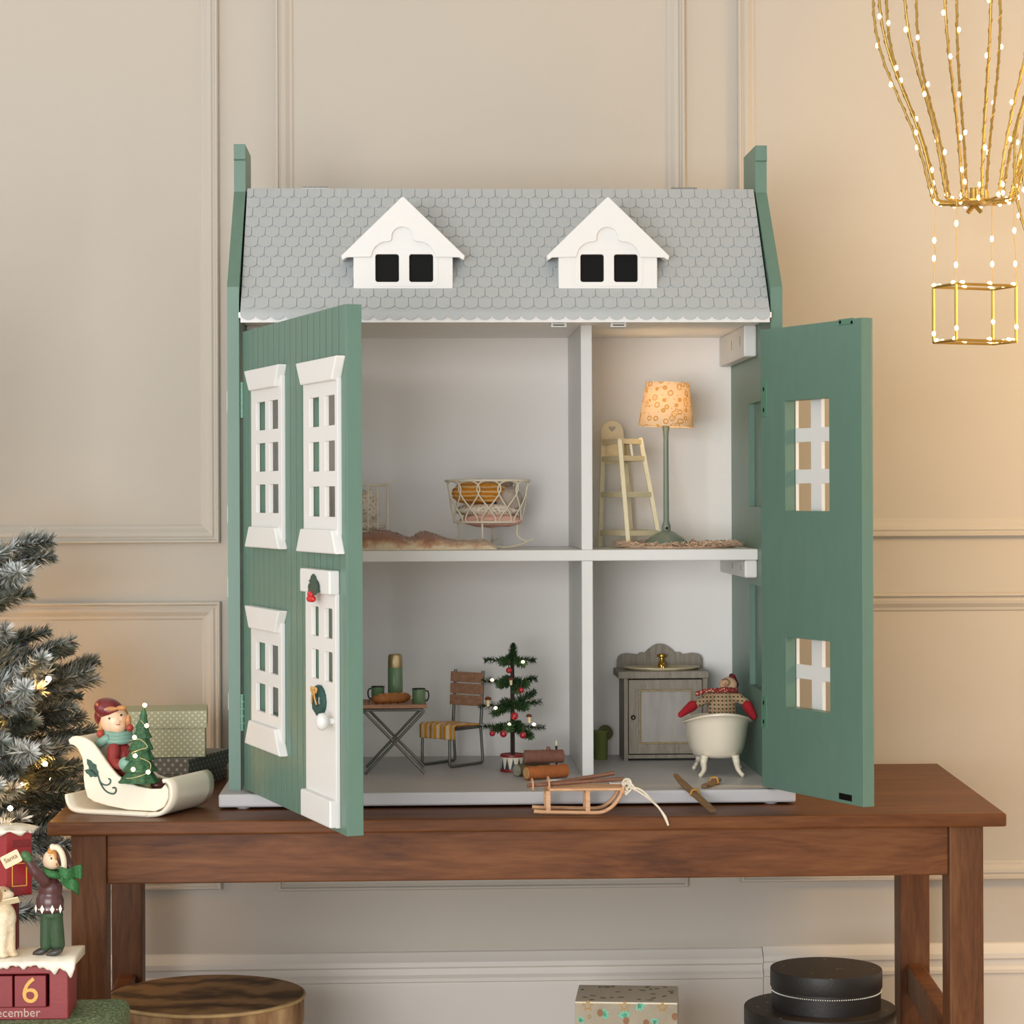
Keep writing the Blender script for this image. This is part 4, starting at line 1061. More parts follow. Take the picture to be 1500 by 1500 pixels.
tiers = [(966, [(711, 967, .0), (783, 967, 0), (735, 970, -.03), (766, 972, -.028), (745, 966, .035)]),
         (999, [(708, 997, 0), (785, 994, .005), (730, 1003, -.034), (772, 1003, -.03), (757, 1012, -.025), (740, 995, .04)]),
         (1032, [(702, 1035, -.005), (793, 1028, 0), (782, 1014, .02), (722, 1046, -.04), (772, 1036, -.03), (738, 1028, .045)]),
         (1064, [(702, 1064, 0), (797, 1066, 0), (778, 1079, -.04), (722, 1068, -.035), (745, 1066, -.05), (760, 1062, .05), (765, 1066, -.02)])]
for yb_, brs in tiers:
    st = P(751, yb_, mt_y)
    for px, py, dy in brs:
        e = P(px, py, mt_y + dy); needle_branch(st, e, 230, .0078, .00055, gm, rnd, r0=.0007, lift=.3, taper=.2).build('branch', nd_m, mtree, fix=False)
b = needle_branch(P(751, 972, mt_y), P(752, 943, mt_y), 420, .0095, .00055, gm, rnd, taper=.75, r0=.0008, lift=.5); b.build('tree_top', nd_m, mtree, fix=False)
bulb_warm = emit('fairy_bulb', '#FFE3A6', 9.0)
for px, py, dy in ((766, 969.5, -.03), (721, 996, -.03), (726, 1037, -.035), (746, 1061, -.045), (782, 1061, -.035)):
    q = P(px, py, mt_y + dy); MB().ball(q, (2.5 * s, 2 * s, 2 * s), 10, 6).build('fairy_bulb', bulb_warm, mtree, smooth=180)
redb = mat('bauble_red', '#A81F2A', .16, var=.03, coat=.6)
capm = mat('bauble_cap', '#5b4a2c', .4, metal=.6)
for px, py, r_, dy, lab in ((745.5, 982, 4.4, -.028, 'small red bauble nearest the top of the toy tree'), (763.5, 1011, 4.4, -.03, 'small red bauble right of the toy tree trunk below the second tier'),
                       (753.5, 1049, 5.6, -.04, 'largest red bauble in the middle of the toy tree'), (721, 1074.5, 4.2, -.035, 'red bauble hanging lowest at the left of the toy tree'),
                       (737.5, 1075, 5.2, -.045, 'red bauble under the lowest tier just left of the toy tree trunk'), (766, 1077, 5.0, -.04, 'red bauble under the lowest tier right of the toy tree trunk')):
    q = P(px, py, mt_y + dy); o = thing('bauble', q - Vector((0, 0, r_ * s)), lab, 'bauble', 'red baubles on the toy tree')
    MB().ball(q, r_ * s, 18, 12).build('ball', redb, o, smooth=180)
    MB().tube([q + Vector((0, 0, r_ * s * .9)), q + Vector((0, 0, r_ * s * 1.3))], .0008, 8).build('cap', capm, o)
    MB().tube([q + Vector((0, 0, r_ * s * 1.2)), q + Vector((.0005, .003, r_ * s * 1.3 + .0075))], .0003, 5).build('hook', capm, o)
mc_b = mat('mushroom_cap', '#6A3326', .5, var=.15, scale=300); ms_c = mat('mushroom_stem', '#E2CFA4', .6, var=.06)
for px, py, dy, k2, lab in ((748.5, 995, -.036, 1, 'tiny mushroom ornament in front of the toy tree trunk'), (715, 1024, -.02, 1.25, 'tiny mushroom ornament standing on a left branch of the toy tree'), (775, 1049, -.03, 1.1, 'tiny mushroom ornament standing on a right branch of the toy tree')):
    q = P(px, py, mt_y + dy); r_ = 4.0 * s * k2; o = thing('mushroom_ornament', q - Vector((0, 0, r_ * 2.1)), lab, 'ornament', 'mushroom ornaments on the toy tree')
    MB().lathe([(0, r_ * .75), (r_ * .7, r_ * .55), (r_ * 1.05, 0), (r_ * .9, -r_ * .25), (0, -r_ * .2)], q, 16).build('mushroom_cap', mc_b, o, smooth=60)
    MB().lathe([(r_ * .45, -r_ * 2.1), (r_ * .5, -r_ * 1.4), (r_ * .6, -r_ * .25)], q, 12).build('mushroom_stem', ms_c, o, smooth=60)
# --- three toy logs
def log(p, q, r, bark, endc, label, seed):
    p = Vector(p); q = Vector(q); d = (q - p).normalized(); N_ = 14
    o = thing('toy_log', Vector(((p.x + q.x) / 2, (p.y + q.y) / 2, min(p.z, q.z) - r)), label, 'log', 'toy logs by the partition')
    b = MB(); pts = [p.lerp(q, i / N_) for i in range(N_ + 1)]
    b.tube(pts, [r * (.94 + .10 * noise.noise(Vector((i * .5, seed, 0)))) for i in range(N_ + 1)], 16); b.build('bark', bark, o, smooth=50)
    for e, sg in ((p, -1), (q, 1)):
        b = MB(); b.tube([e + d * sg * -.0004, e + d * sg * .0006], [r * .84, r * .8], 16); b.build('cut_end', endc, o)
    return o
endw = mat('log_end', '#C99A66', .7, var=.2, scale=500); endg = mat('log_end_grey', '#8F8C7F', .7, var=.3, scale=500)
lg_or = mat('log_orange', '#A9602F', .75, var=.14, scale=120, bump=.3); lg_br = mat('log_brown', '#7E5444', .8, var=.14, scale=120, bump=.3); lg_ol = mat('log_olive', '#6B6042', .8, var=.2, scale=150, bump=.3)
r1 = wpx(10.5, -.03)
a = P(771, 1131, -.035); b_ = P(829, 1128, -.012); a.z = ZF + r1; b_.z = ZF + r1
log(a, b_, r1, lg_or, endw, 'orange brown toy log lying in front at the partition', 1)
q1 = P(757, 1129, .0); q2 = P(800, 1122, .030); r2 = wpx(9.5, 0); q1.z = q2.z = ZF + r2; q1.y -= .003
log(q1, q2, r2, lg_ol, endg, 'olive toy log with a grey cut end beside the drum pot', 2)
a = P(769, 1108, .0); b_ = P(824, 1112, .010); r3 = wpx(10.5, 0); a.z = ZF + r1 * 2 + r3 * .78; b_.z = ZF + r1 * 2 + r3 * .70
lg = log(a, b_, r3, lg_br, mat('log_end_pink', '#9A7562', .7, var=.2, scale=400), 'dark brown toy log resting on top of the two others', 3)
q = a.lerp(b_, .62) + Vector((0, -.002, r3 * .9)); MB().tube([q, q + Vector((0, 0, .004))], [.0028, .0018], 10).build('knot', lg_br, lg, smooth=50)
q = P(815, 1100, .045); q.z = ZF
cdl = thing('toy_candle', q, 'tiny bulb on a dark stand behind the logs', 'candle')
z0 = P(815, 1086, .045).z
MB().lathe([(.003, ZF), (.003, ZF + .001), (.0012, ZF + .002), (.0012, z0 - .008), (.0016, z0 - .005)], (q.x, .045, 0), 10).build('stand', trk, cdl, smooth=40)
MB().lathe([(.0014, z0 - .0052), (.0015, z0 - .001), (0, z0 + .002)], (q.x, .045, 0), 10).build('bulb', mat('clear_bulb', '#E8DFC8', .1), cdl, smooth=60)
# ---------------------------------------------------------------- bathroom
van_m = wood('vanity_wood', '#7A7265', '#8D8476', '#9D9383', 'Z', 26, .6)
vf, vb = .145, .209
vx0, vx1 = P(914, 1050, vf).x, P(1036.5, 1050, vf).x; vz = lambda py: P(975, py, vf).z
van = thing('vanity_cabinet', ((vx0 + vx1) / 2, (vf + vb) / 2, ZF), 'weathered grey wash stand cabinet with scalloped splashback', 'cabinet')
zt4 = vz(993)
MB().box((vx0, vf + .002, ZF), (vx0 + .005, vb, zt4)).build('side', van_m, van); MB().box((vx1 - .005, vf + .002, ZF), (vx1, vb, zt4)).build('side', van_m, van)
MB().box((vx0 + .005, vb - .003, ZF), (vx1 - .005, vb, zt4)).build('back', van_m, van)
MB().box((vx0, vf, vz(1111)), (vx1, vf + .004, vz(1105.5))).build('plinth_rail', van_m, van, bevel=.0004)
for a0, a1 in ((vx0, P(920, 1050, vf).x), (P(1029.5, 1050, vf).x, vx1)): MB().box((a0, vf - .0005, ZF), (a1, vf + .004, zt4)).build('stile', van_m, van, bevel=.0004)
MB().box((P(905.5, 990, vf - .004).x, vf - .0045, vz(993.5)), (P(1038.5, 990, vf - .004).x, vb, vz(983))).build('counter', van_m, van, bevel=.001)
dx0, dx1 = P(921, 1050, vf).x, P(1028.5, 1050, vf).x; dzt, dzb = vz(995.5), vz(1104)
ix0, ix1, izt, izb = P(936, 1050, vf).x, P(1013.5, 1050, vf).x, vz(1010), vz(1089.5)
dr_ = MB().plate(dx0, dx1, dzb, dzt, [(ix0, ix1, izb, izt)], vf - .001, vf + .003).build('cabinet_door', van_m, van, bevel=.0006)
MB().box((ix0 - .001, vf + .0012, izb - .001), (ix1 + .001, vf + .0028, izt + .001)).build('door_panel', mat('vanity_panel', '#A39D96', .65, var=.1, scale=40, stretch=(3, 3, .5)), dr_)
gl = mat('worn_gilt', '#9C8A63', .55, var=.25, scale=400)
MB().plate(ix0, ix1, izb, izt, [(ix0 + .002, ix1 - .002, izb + .002, izt - .002)], vf - .0016, vf + .0014).build('door_bead', gl, dr_, bevel=.0006)
k_ = P(927.5, 1051, vf - .004); MB().ball(k_, .0028, 12, 8).build('door_knob', mat('knob_dark', '#3A342C', .35, metal=.5), dr_, smooth=180)
MB().ball(k_ + Vector((0, -.0024, 0)), .0010, 8, 6).build('knob_stud', mat('knob_light', '#CFC3A8', .3, metal=.3), dr_, smooth=180)
# splashback
Yb_ = vb - .004; X_ = lambda px: P(px, 970, Yb_).x; Zq = lambda py: P(966, py, Yb_).z
half = [(904, 981), (904.5, 966), (906.5, 961), (911, 958.3), (918, 957.3), (928, 958.5), (935, 959.5), (936.5, 956.5), (940, 956), (944, 957), (950, 951), (956, 946.5), (961, 944.3), (966, 943.8)]
ol = [(X_(px), Zq(py)) for px, py in half]; ol += [(2 * X_(966) - x, z) for x, z in ol[-2::-1]]
shape_obj('splashback', [ol], .004, frame((0, Yb_, 0), (1, 0, 0), (0, 0, 1), (0, -1, 0)), van_m, van, bev=.0006)
bas = mat('basin_cream', '#D9C8A4', .3, var=.03, coat=.4)
bc_ = P(969.5, 985, .175); br_ = wpx(56, .175); zc_ = vz(983)
MB().lathe([(.90, zc_), (1.0, zc_ + .0026), (1.0, zc_ + .0034), (.95, zc_ + .0033), (.72, zc_ + .0008), (0, zc_ + .0004)], (bc_.x, .174, 0), 40, br_, .030).build('basin', bas, van, smooth=50)
fa = P(969.5, 981, .197); s = wpx(1, .197); fz = lambda py: P(969, py, .197).z
gold_b = mat('tap_gold', '#C99A3F', .2, metal=.9, var=.04)
MB().lathe([(6.2 * s, zc_), (6 * s, fz(981)), (5.4 * s, fz(978)), (6 * s, fz(974)), (5 * s, fz(970)), (3.4 * s, fz(967)), (3.2 * s, fz(963.5)), (7 * s, fz(962)), (7.4 * s, fz(960)), (6.6 * s, fz(958)), (0, fz(957.6))], (fa.x, .197, 0), 20).build('tap', gold_b, van, smooth=50)
MB().tube(spline([(fa.x, .196, fz(973)), (fa.x, .186, fz(971)), (fa.x, .180, fz(973)), (fa.x, .179, fz(977))], 4), 2.3 * s, 10).build('spout', gold_b, van, smooth=60)
# bin with lid
olive = mat('bin_green', '#7C8748', .4, var=.06, coat=.2); by_ = .165; bcx = P(877, 1090, by_).x; s = wpx(1, by_)
bn = thing('waste_bin', (bcx, by_, ZF), 'olive green toy bin beside the wash stand, half behind the partition', 'bin')
zq = lambda py: P(879, py, by_).z
bcx = P(879.5, 1090, by_).x
MB().lathe([(10 * s, ZF), (10.3 * s, ZF + .0006), (11.2 * s, zq(1073)), (12 * s, zq(1072)), (12 * s, zq(1070)), (10.8 * s, zq(1070)), (9.8 * s, ZF + .0016), (0, ZF + .0014)], (bcx, by_, 0), 28).build('bin_body', olive, bn, smooth=50)
MB().lathe([(0, .0012), (9 * s, .0008), (11.5 * s, 0), (11.5 * s, -.0012), (0, -.0008)], (0, 0, 0), 28, M=None).build('bin_lid', mat('lid_green', '#5E6238', .45, var=.08), bn, smooth=50)
ld = [o for o in bpy.data.objects if o.name.startswith('bin_lid')][-1]
Ml = Matrix.Translation(P(887, 1073, by_ + .014)) @ Matrix.Rotation(R(14), 4, 'Z') @ Matrix.Rotation(R(72), 4, 'X'); ld.data.transform(Matrix.Translation(rootloc(bn))); ld.data.transform(Matrix.Translation(-rootloc(bn)) @ Ml)
# bath tub
enam = mat('tub_enamel', '#E8DEC9', .22, var=.015, coat=.6)
tcx = P(1053.5, 1080, -.0).x; tyn, tyf = -.030, .075; tcy = (tyn + tyf) / 2
tub = thing('bath_tub', (tcx, tcy, ZF), 'cream claw foot toy bath tub standing by the right wall', 'bath tub')
s = wpx(1, tyn + .01)
zb5, zr5 = P(1053, 1113, tyn + .01).z, P(1053, 1063, tyn + .01).z
RX, RY = wpx(47.5, tyn), (tyf - tyn) / 2
def rimz(a): return zr5 + .0135 * max(0, math.sin(-a)) ** 1.3 + .004 * max(0, math.sin(a)) ** 2
rowsT = [(0, 0, 1), (.55, 0.0, 1), (.70, .02, 1), (.80, .10, 1), (.87, .28, 1), (.93, .55, 1), (.975, .82, 1), (1.0, .955, 1), (1.06, .985, 1), (1.115, .965, 1), (1.13, .995, 1), (1.10, 1.03, 1), (1.02, 1.03, 1), (.955, .99, 1), (.92, .8, 1), (.86, .5, 1), (.8, .3, 1), (.66, .12, 1), (.0, .1, 1)]
NA = 48; vs = []; fs = []
for rr, hh, _ in rowsT:
    for i in range(NA):
        a = 2 * math.pi * i / NA; zz_ = zb5 + (rimz(a) - zb5) * hh
        ext = 1.0
        vs.append((tcx + RX * rr * math.cos(a), tcy + RY * rr * math.sin(a), zz_))
for i in range(len(rowsT) - 1):
    for k in range(NA): fs.append((i * NA + k, i * NA + (k + 1) % NA, (i + 1) * NA + (k + 1) % NA, (i + 1) * NA + k))
MB().add(vs, fs).build('tub_body', enam, tub, smooth=180)
for px, py, Y, sx in ((1026, 1141, -.024, -1), (1088, 1141, -.024, 1), (1016.5, 1127, .05, -1), (1084, 1127, .05, 1)):
    q = fl_(P(px, py, Y)); tcx2 = tcx
    tpq = Vector((q.x - sx * .0065, q.y + (.012 if Y < 0 else -.008), zb5 + .004))
    MB().tube(spline([tpq, tpq + Vector((sx * .0015, 0, -.008)), q + Vector((-sx * .0045, .004, .0085)), q + Vector((-sx * .001, .001, .0032)), q + Vector((sx * .001, -.001, .0018))], 5), [.0042, .0043, .0042, .0041, .004, .0039, .0037, .0035, .0033, .003, .0028, .0026, .0024, .0023, .0024, .0026, .0027, .0026, .0024, .0022, .0017], 10).build('claw_foot', enam, tub, smooth=180)
# plush mouse in the tub
tweed = NT('tweed_check'); k = tweed
tc = k.coord((1, 1, 1))
def wav(ax, sc):
    n_ = k.n('ShaderNodeTexWave', Scale=sc, _bands_direction=ax); n_.inputs['Distortion'].default_value = .3; k.l(tc, n_.inputs['Vector']); return n_.outputs['Fac']
wa, wb = wav('X', 72), wav('Z', 72)
c1 = k.mix(k.math('MULTIPLY', k.math('GREATER_THAN', wa, .55), k.math('GREATER_THAN', wb, .5)), '#B09A78', '#4A4630')
k.l(k.mix(k.math('MULTIPLY', k.math('LESS_THAN', wa, .2), .45), c1, '#A0644A'), k.b.inputs['Base Color']); k.b.inputs['Roughness'].default_value = .95
plush = mat('mouse_plush', '#C6A382', .95, var=.05, scale=300, bump=.3); felt_red = mat('felt_red', '#A01524', .9, var=.08, scale=300, bump=.3)
scarf_m = speckled('red_scarf', '#8A2E28', ['#D8B59B'], 420, .33)
my = .03
ms = thing('toy_mouse', (tcx, my, zb5 + .02), 'plush toy mouse in checked jumper and red mittens sitting in the tub', 'soft toy')
mp = lambda px, py, Y=my: P(px, py, Y)
s = wpx(1, my)
body = blob('jumper', [(mp(1058, 1042), (22 * s, 15 * s, 26 * s)), (mp(1060, 1020), (16 * s, 11 * s, 12 * s))],
     [(mp(1046, 1019), mp(1018, 1032, my - .012), 8 * s, 6.5 * s), (mp(1074, 1017), mp(1096, 1032, my - .012), 7.5 * s, 6.5 * s)], k.m, ms, .0014)
blob('head', [(mp(1067, 1003, my - .004), (13.5 * s, 11 * s, 11.5 * s)), (mp(1063, 1000, my - .014), (6 * s, 7 * s, 5 * s))], [], plush, ms, .0011)
MB().tube(spline([mp(1058, 996, my - .021), mp(1062, 994.5, my - .023), mp(1066, 995.2, my - .0215)], 4), .0005, 6).build('closed_eye', mat('thread_brown', '#6B4330', .8), ms)
MB().ball(mp(1061.5, 1001, my - .0225), .0012, 8, 6).build('nose', mat('nose_pink', '#C98A78', .7), ms, smooth=180)
blob('hat_tip', [], [(mp(1073, 995, my + .004), mp(1071.5, 990, my), 6.5 * s, 4 * s), (mp(1077, 1003, my + .002), mp(1073, 992, my), 5.5 * s, 5 * s)], mat('hat_dark_red', '#5E1420', .9, var=.1), ms, .0009)
b = MB()
b.tube(spline([mp(1050, 1012, my - .010), mp(1064, 1010.5, my - .016), mp(1079, 1012, my - .008)], 6), 4.0 * s, 8)
b.tube(spline([mp(1052, 1011, my - .012), mp(1035, 1012, my - .016), mp(1019, 1017, my - .018)], 6), 3.6 * s, 8)
b.build('scarf', scarf_m, ms, smooth=180)
blob('mitten', [(mp(1007, 1040, my - .018), (5 * s, 5 * s, 5 * s))], [(mp(1014, 1034, my - .014), mp(997, 1047, my - .026), 8.0 * s, 4.5 * s)], felt_red, ms, .001)
blob('mitten', [(mp(1100, 1041, my - .018), (6 * s, 6 * s, 6 * s))], [(mp(1095, 1034, my - .014), mp(1104, 1050, my - .026), 8.0 * s, 5 * s)], felt_red, ms, .001)
# ================================================================== ON THE BENCH FRONT: sledge, skis
sl_m = wood('sledge_wood', '#B9845C', '#CFA077', '#DDB48E', 'X', 40, .55); stick_m = wood('stick_wood', '#6B4634', '#7D5540', '#94694F', 'X', 40, .6)
sY0, sY1 = -.194, -.160
pz = lambda px, py, Y: P(px, py, Y)
sled = thing('toy_sledge', (P(845, 1190, -.177).x, -.177, ZB), 'small pale wooden sledge with a white pull rope before the dolls house', 'sledge')
for Y in (sY0, sY1):
    off = (0, 0) if Y == sY0 else (0, 0)
    base = [P(px, py, sY0) for px, py in ((782, 1191.5), (800, 1192.5), (830, 1193), (862, 1193.5), (880, 1193), (892, 1188), (902, 1179), (909, 1168), (913.5, 1155))]
    zmin = min(p.z for p in base); pts = [Vector((p.x, Y, p.z - zmin + ZB + .0020)) for p in base]
    b = MB(); sp_ = spline(pts, 4)
    for i in range(len(sp_)): pass
    b.tube(sp_, .0021, 8); b.build('runner', sl_m, sled, smooth=50)
zs_ = P(850, 1158, sY0).z; zr_s = ZB + .004
for x in (P(803, 1170, sY0).x, P(861, 1170, sY0).x):
    for Y in (sY0, sY1): MB().box((x - .0024, Y - .0018, zr_s - .001), (x + .0024, Y + .0018, zs_)).build('post', sl_m, sled, bevel=.0004)
    MB().box((x - .0022, sY0, zs_ - .004), (x + .0022, sY1, zs_ - .0003)).build('cross_piece', sl_m, sled, bevel=.0004)
xs0, xs1 = P(804, 1157, sY0).x, P(911, 1157, sY0).x
for Y in (sY0, sY0 + .0115, sY0 + .0225, sY1): MB().box((xs0, Y - .0032, zs_), (xs1, Y + .0032, zs_ + .0026)).build('seat_slat', sl_m, sled, bevel=.0006)
MB().box((P(908, 1158, sY0).x, sY0 - .002, zs_ - .003), (P(914, 1158, sY0).x, sY1 + .002, zs_)).build('front_bar', sl_m, sled, bevel=.0006)
rope_m = mat('rope_white', '#E4DBC8', .9, var=.08, scale=600, bump=.4)
b = MB(); kq = P(921, 1152, sY0 + .004); rk = random.Random(3)
for i in range(6):
    o_ = Vector((rk.uniform(-.003, .003), rk.uniform(-.003, .003), rk.uniform(-.004, .004)))
    b.tube([kq + o_ + Vector((.0042 * math.cos(t), .0035 * math.sin(t * 1.0 + i), .0048 * math.sin(t + i * 1.3))) for t in [2 * math.pi * j / 12 for j in range(12)]], .0011, 6, True)
b.build('rope_knot', rope_m, sled, smooth=80)
for dx, dy in ((0, 0), (3, 3)):
    pts = [kq, P(936 + dx, 1160 - dx, sY0 - .002), P(950 + dx, 1170, sY0 - .010), P(964 + dx * .8, 1182 + dy, by0 - .003), P(972 + dx, 1194 + dy, by0 - .0045), P(979, 1209, by0 - .004)]
    for i in (1, 2, 3): pts[i].z = max(pts[i].z, ZB + .0016 + .006 * (3 - i))
    b = MB().tube(spline(pts, 5), .0011, 6); b.build('pull_rope', rope_m, sled, smooth=80)
def stick(p, q, r, label, disc=None):
    o = thing('ski_pole', (p + q) / 2 - Vector((0, 0, r)), label, 'ski pole', 'ski poles lying on the sledge')
    MB().tube([p.lerp(q, i / 8) for i in range(9)], [r * (1 + .12 * noise.noise(Vector((i, 0, r * 900)))) for i in range(9)], 8).build('shaft', stick_m, o, smooth=60)
    if disc is not None:
        d = (q - p).normalized()
        for t, R_ in disc:
            c_ = p.lerp(q, t); u = d.orthogonal().normalized(); w_ = d.cross(u)
            MB().tube([c_ + u * R_ * math.cos(2 * math.pi * i / 18) + w_ * R_ * math.sin(2 * math.pi * i / 18) for i in range(18)], .0011, 6, True).build('basket_ring', sl_m, o, smooth=80)
    return o
zz0 = zs_ + .0026
a, c_ = P(772, 1158.5, sY0 + .004), P(914, 1141, sY0 + .012); a.z = max(a.z, zz0 + .001); 
a.z = zz0 + .0026; c_.z = zz0 + .0075
stick(a, c_, .0021, 'dark ski pole with ring baskets lying along the sledge', [(.055, .0062), (.22, .0072)])
a, c_ = P(806, 1154, sY0 + .02), P(900, 1132.5, sY0 + .026); a.z = zz0 + .0022; c_.z = P(900, 1132.5, sY0 + .026).z
stick(a, c_, .0022, 'lighter ski pole resting across the sledge with its end raised', None)
wm = mat('white_plastic', '#EFEDE8', .4, var=.0)
def clip(px0, px1, py0, py1, Y, label):
    a, c_ = P(px0, py1, Y), P(px1, py0, Y); h = c_.z - a.z; z0 = zs_ + .0026; t = .0011
    o = MB().plate(a.x, c_.x, z0, z0 + h, [(a.x + t, c_.x - t, z0 + t, z0 + h - t)], Y, Y + .003).build('toy_bracket', wm, bevel=.0002)
    return tag(o, label, 'bracket', 'white frames on the sledge')
clip(806, 830, 1142, 1149, sY1 - .002, 'small white frame at the left end of the sledge')
clip(893, 913, 1145, 1150, sY1 - .002, 'small white frame by the rope knot of the sledge')
# skis
ski_m = wood('ski_wood', '#6A4F31', '#80613F', '#937350', 'X', 30, .6); band = mat('ski_band', '#B98A3F', .6, var=.1)
def ski(p, q, wd, th, label, bt, curl=0.0):
    d = (q - p).normalized(); up_ = Vector((0, 0, 1)); s_ = d.cross(up_).normalized(); n_ = s_.cross(d).normalized()
    o = thing('toy_ski', Vector(((p.x + q.x) / 2, (p.y + q.y) / 2, min(p.z, q.z) - th)), label, 'ski', 'toy skis on the base board')
    N_ = 14; vs = []; L_ = (q - p).length
    for i in range(N_ + 1):
        t = i / N_; c_ = p.lerp(q, t); e = curl * max(0, (.3 - t) / .3) ** 2; w_ = wd * (.55 + .45 * min(1, t * 5)) * (.8 + .2 * min(1, (1 - t) * 8))
        c_ = c_ + n_ * e
        vs += [c_ - s_ * w_ / 2 - n_ * th / 2, c_ + s_ * w_ / 2 - n_ * th / 2, c_ + s_ * w_ / 2 + n_ * th / 2, c_ - s_ * w_ / 2 + n_ * th / 2]
    fs = [(i * 4 + k, i * 4 + (k + 1) % 4, i * 4 + 4 + (k + 1) % 4, i * 4 + 4 + k) for i in range(N_) for k in range(4)] + [(3, 2, 1, 0), tuple(N_ * 4 + k for k in range(4))]
    MB().add(vs, fs).build('ski_board', ski_m, o, bevel=.0004)
    c_ = p.lerp(q, bt)
    pts = [c_ + s_ * wd * .58 * math.cos(t) + n_ * (th * .7 * math.sin(t) + (.003 if math.sin(t) > .5 else 0)) for t in [2 * math.pi * j / 16 for j in range(16)]]
    MB().tube(pts, .0012, 6, True).build('strap', band, o, smooth=80)
a = P(989, 1142, -.10); c_ = P(1045, 1192.5, -.192); a.z = ZF + .0107; c_.z = ZB + .0022
# the long ski rests on the board edge and on the bench
e = Vector((0, -.132, ZF + .0012)); t = (e.y - a.y) / (c_.y - a.y); 
ski(a, c_, .0082, .0028, 'longer brown toy ski sloping from the base board onto the bench', .52, .002)
a = P(1054, 1141, -.075); c_ = P(1031, 1156, -.118); a.z = ZF + .004; c_.z = ZF + .0018
ski(a, c_, .0082, .0028, 'shorter brown toy ski lying on the base board near the tub', .35, .0)
# ================================================================== GIFT BOXES
def giftbox(name, corner, u, wu, wv, z0, z1, lid_h, m_body, m_lid, label, cat='gift box', over=.0022):
    u = Vector((u[0], u[1], 0)).normalized(); v = Vector((-u.y, u.x, 0)); M = frame((corner[0], corner[1], 0), u, v, (0, 0, 1))
    o = thing(name, M @ Vector((wu / 2, wv / 2, z0)), label, cat)
    MB(M).box((0, 0, z0), (wu, wv, z1 - .001)).build('box_body', m_body, o, bevel=.0008)
    MB(M).box((-over, -over, z1 - lid_h), (wu + over, wv + over, z1)).build('lid', m_lid, o, bevel=.0008)
    return o, M
def facedots(name, base, dot, k_, thr, ang, rough=.55):
    """staggered printed dots on upright faces of a box turned by ang"""
    k = NT(name); sp = k.n('ShaderNodeSeparateXYZ'); k.l(k.coord((1, 1, 1), (0, 0, -ang)), sp.inputs[0])
    h = k.math('ADD', sp.outputs['X'], sp.outputs['Y'])
    f = k.math('MULTIPLY', k.math('SINE', k.math('MULTIPLY', h, k_)), k.math('SINE', k.math('MULTIPLY', sp.outputs['Z'], k_)))
    k.l(k.mix(k.math('GREATER_THAN', f, thr), base, dot), k.b.inputs['Base Color']); k.b.inputs['Roughness'].default_value = rough
    MATS[name] = k.m; return k.m
gg = facedots('grey_dots', '#62655F', '#A5A8A1', 620, .55, R(-18.4), .4); gp = facedots('pale_green_dots', '#B9BA98', '#E4E1CB', 900, .52, R(4))
Cg = Vector((P(275, 1150, .040).x, .040, 0)); ur = Vector((.035, .105, 0)).normalized()
zg1 = P(275, 1112, .04).z
ul = Vector((-ur.y, ur.x, 0))   # points left/back
# corner frame: u along the left-going face
Cl = Cg + ul * .085
giftbox('gift_box', (Cl.x, Cl.y), -ul, .085, .112, ZB, zg1, .0175, gg, gg, 'grey dotted gift box lying underneath the pale green one')
dirb = Vector((.996, .075, 0)).normalized(); Cb = Vector((P(183, 1105, .052).x, .052, 0))
zp0, zp1 = zg1 + .0002, P(300, 1040.5, .06).z
giftbox('gift_box', (Cb.x, Cb.y), dirb, .0895, .075, zp0, zp1, .0195, gp, gp, 'pale green gift box with white dots behind the sleigh figurine')
# ================================================================== SLEIGH FIGURINE
Lp = on(98, 1191, ZB); Rp = on(233, 1198, ZB); ax = (Rp - Lp); ax.z = 0; SL = ax.length; ax.normalize(); bxv = Vector((-ax.y, ax.x, 0)); SWD = .088
MS = frame((Lp.x, Lp.y, ZB), ax, bxv, (0, 0, 1)); nS = -bxv
def sl(px, py, off=0.0):
    p = hit(px, py, Lp + bxv * off, nS); q = p - Lp; return (q.dot(ax), p.z - ZB)
ivory = mat('ivory_glaze', '#EFE6D2', .3, var=.03, scale=40, coat=.35)
sleigh = thing('sleigh_figurine', MS @ Vector((SL / 2, SWD / 2, 0)), 'ivory sleigh figurine with a child hugging a lit fir tree', 'figurine')
inset = .012
side_px = [(113, 1080), (118, 1080.5), (126, 1083), (135, 1089), (143, 1099), (152, 1112), (162, 1126), (172, 1137), (186, 1147), (202, 1153.5), (222, 1157.5), (238, 1157.5), (243, 1152), (246, 1156), (246, 1168), (240, 1180), (228, 1186), (190, 1184), (160, 1178), (140, 1172), (131, 1166), (127, 1152), (125.5, 1138), (126, 1124), (123, 1108), (116, 1094), (110, 1089.5), (105, 1088), (103.5, 1084.5), (107, 1081)]
for off in (inset, SWD - inset):
    out = [sl(px, py, inset) for px, py in side_px]
    M_ = MS @ frame((0, off, 0), (1, 0, 0), (0, 0, 1), (0, -1, 0))
    shape_obj('sleigh_side', [out], .005, M_, ivory, sleigh, bev=.0016)
# back sheet and floor between the sides
def sheet(pxs, y0, y1, th, nm, off0=inset):
    pl = [sl(px, py, off0) for px, py in pxs]; pts = spline([(x, 0, z) for x, z in pl], 4)
    b = MB(MS); b.grid(lambda u, v: (pts[int(round(u * (len(pts) - 1)))].x, y0 + (y1 - y0) * v, pts[int(round(u * (len(pts) - 1)))].z), len(pts), 6)
    return b.build(nm, ivory, sleigh, smooth=180, solid=th)
sheet([(106, 1084), (112, 1082), (118, 1088), (124, 1102), (128, 1125), (128, 1148), (134, 1168), (150, 1174), (200, 1182), (232, 1184)], inset, SWD - inset, .004, 'back_rest')
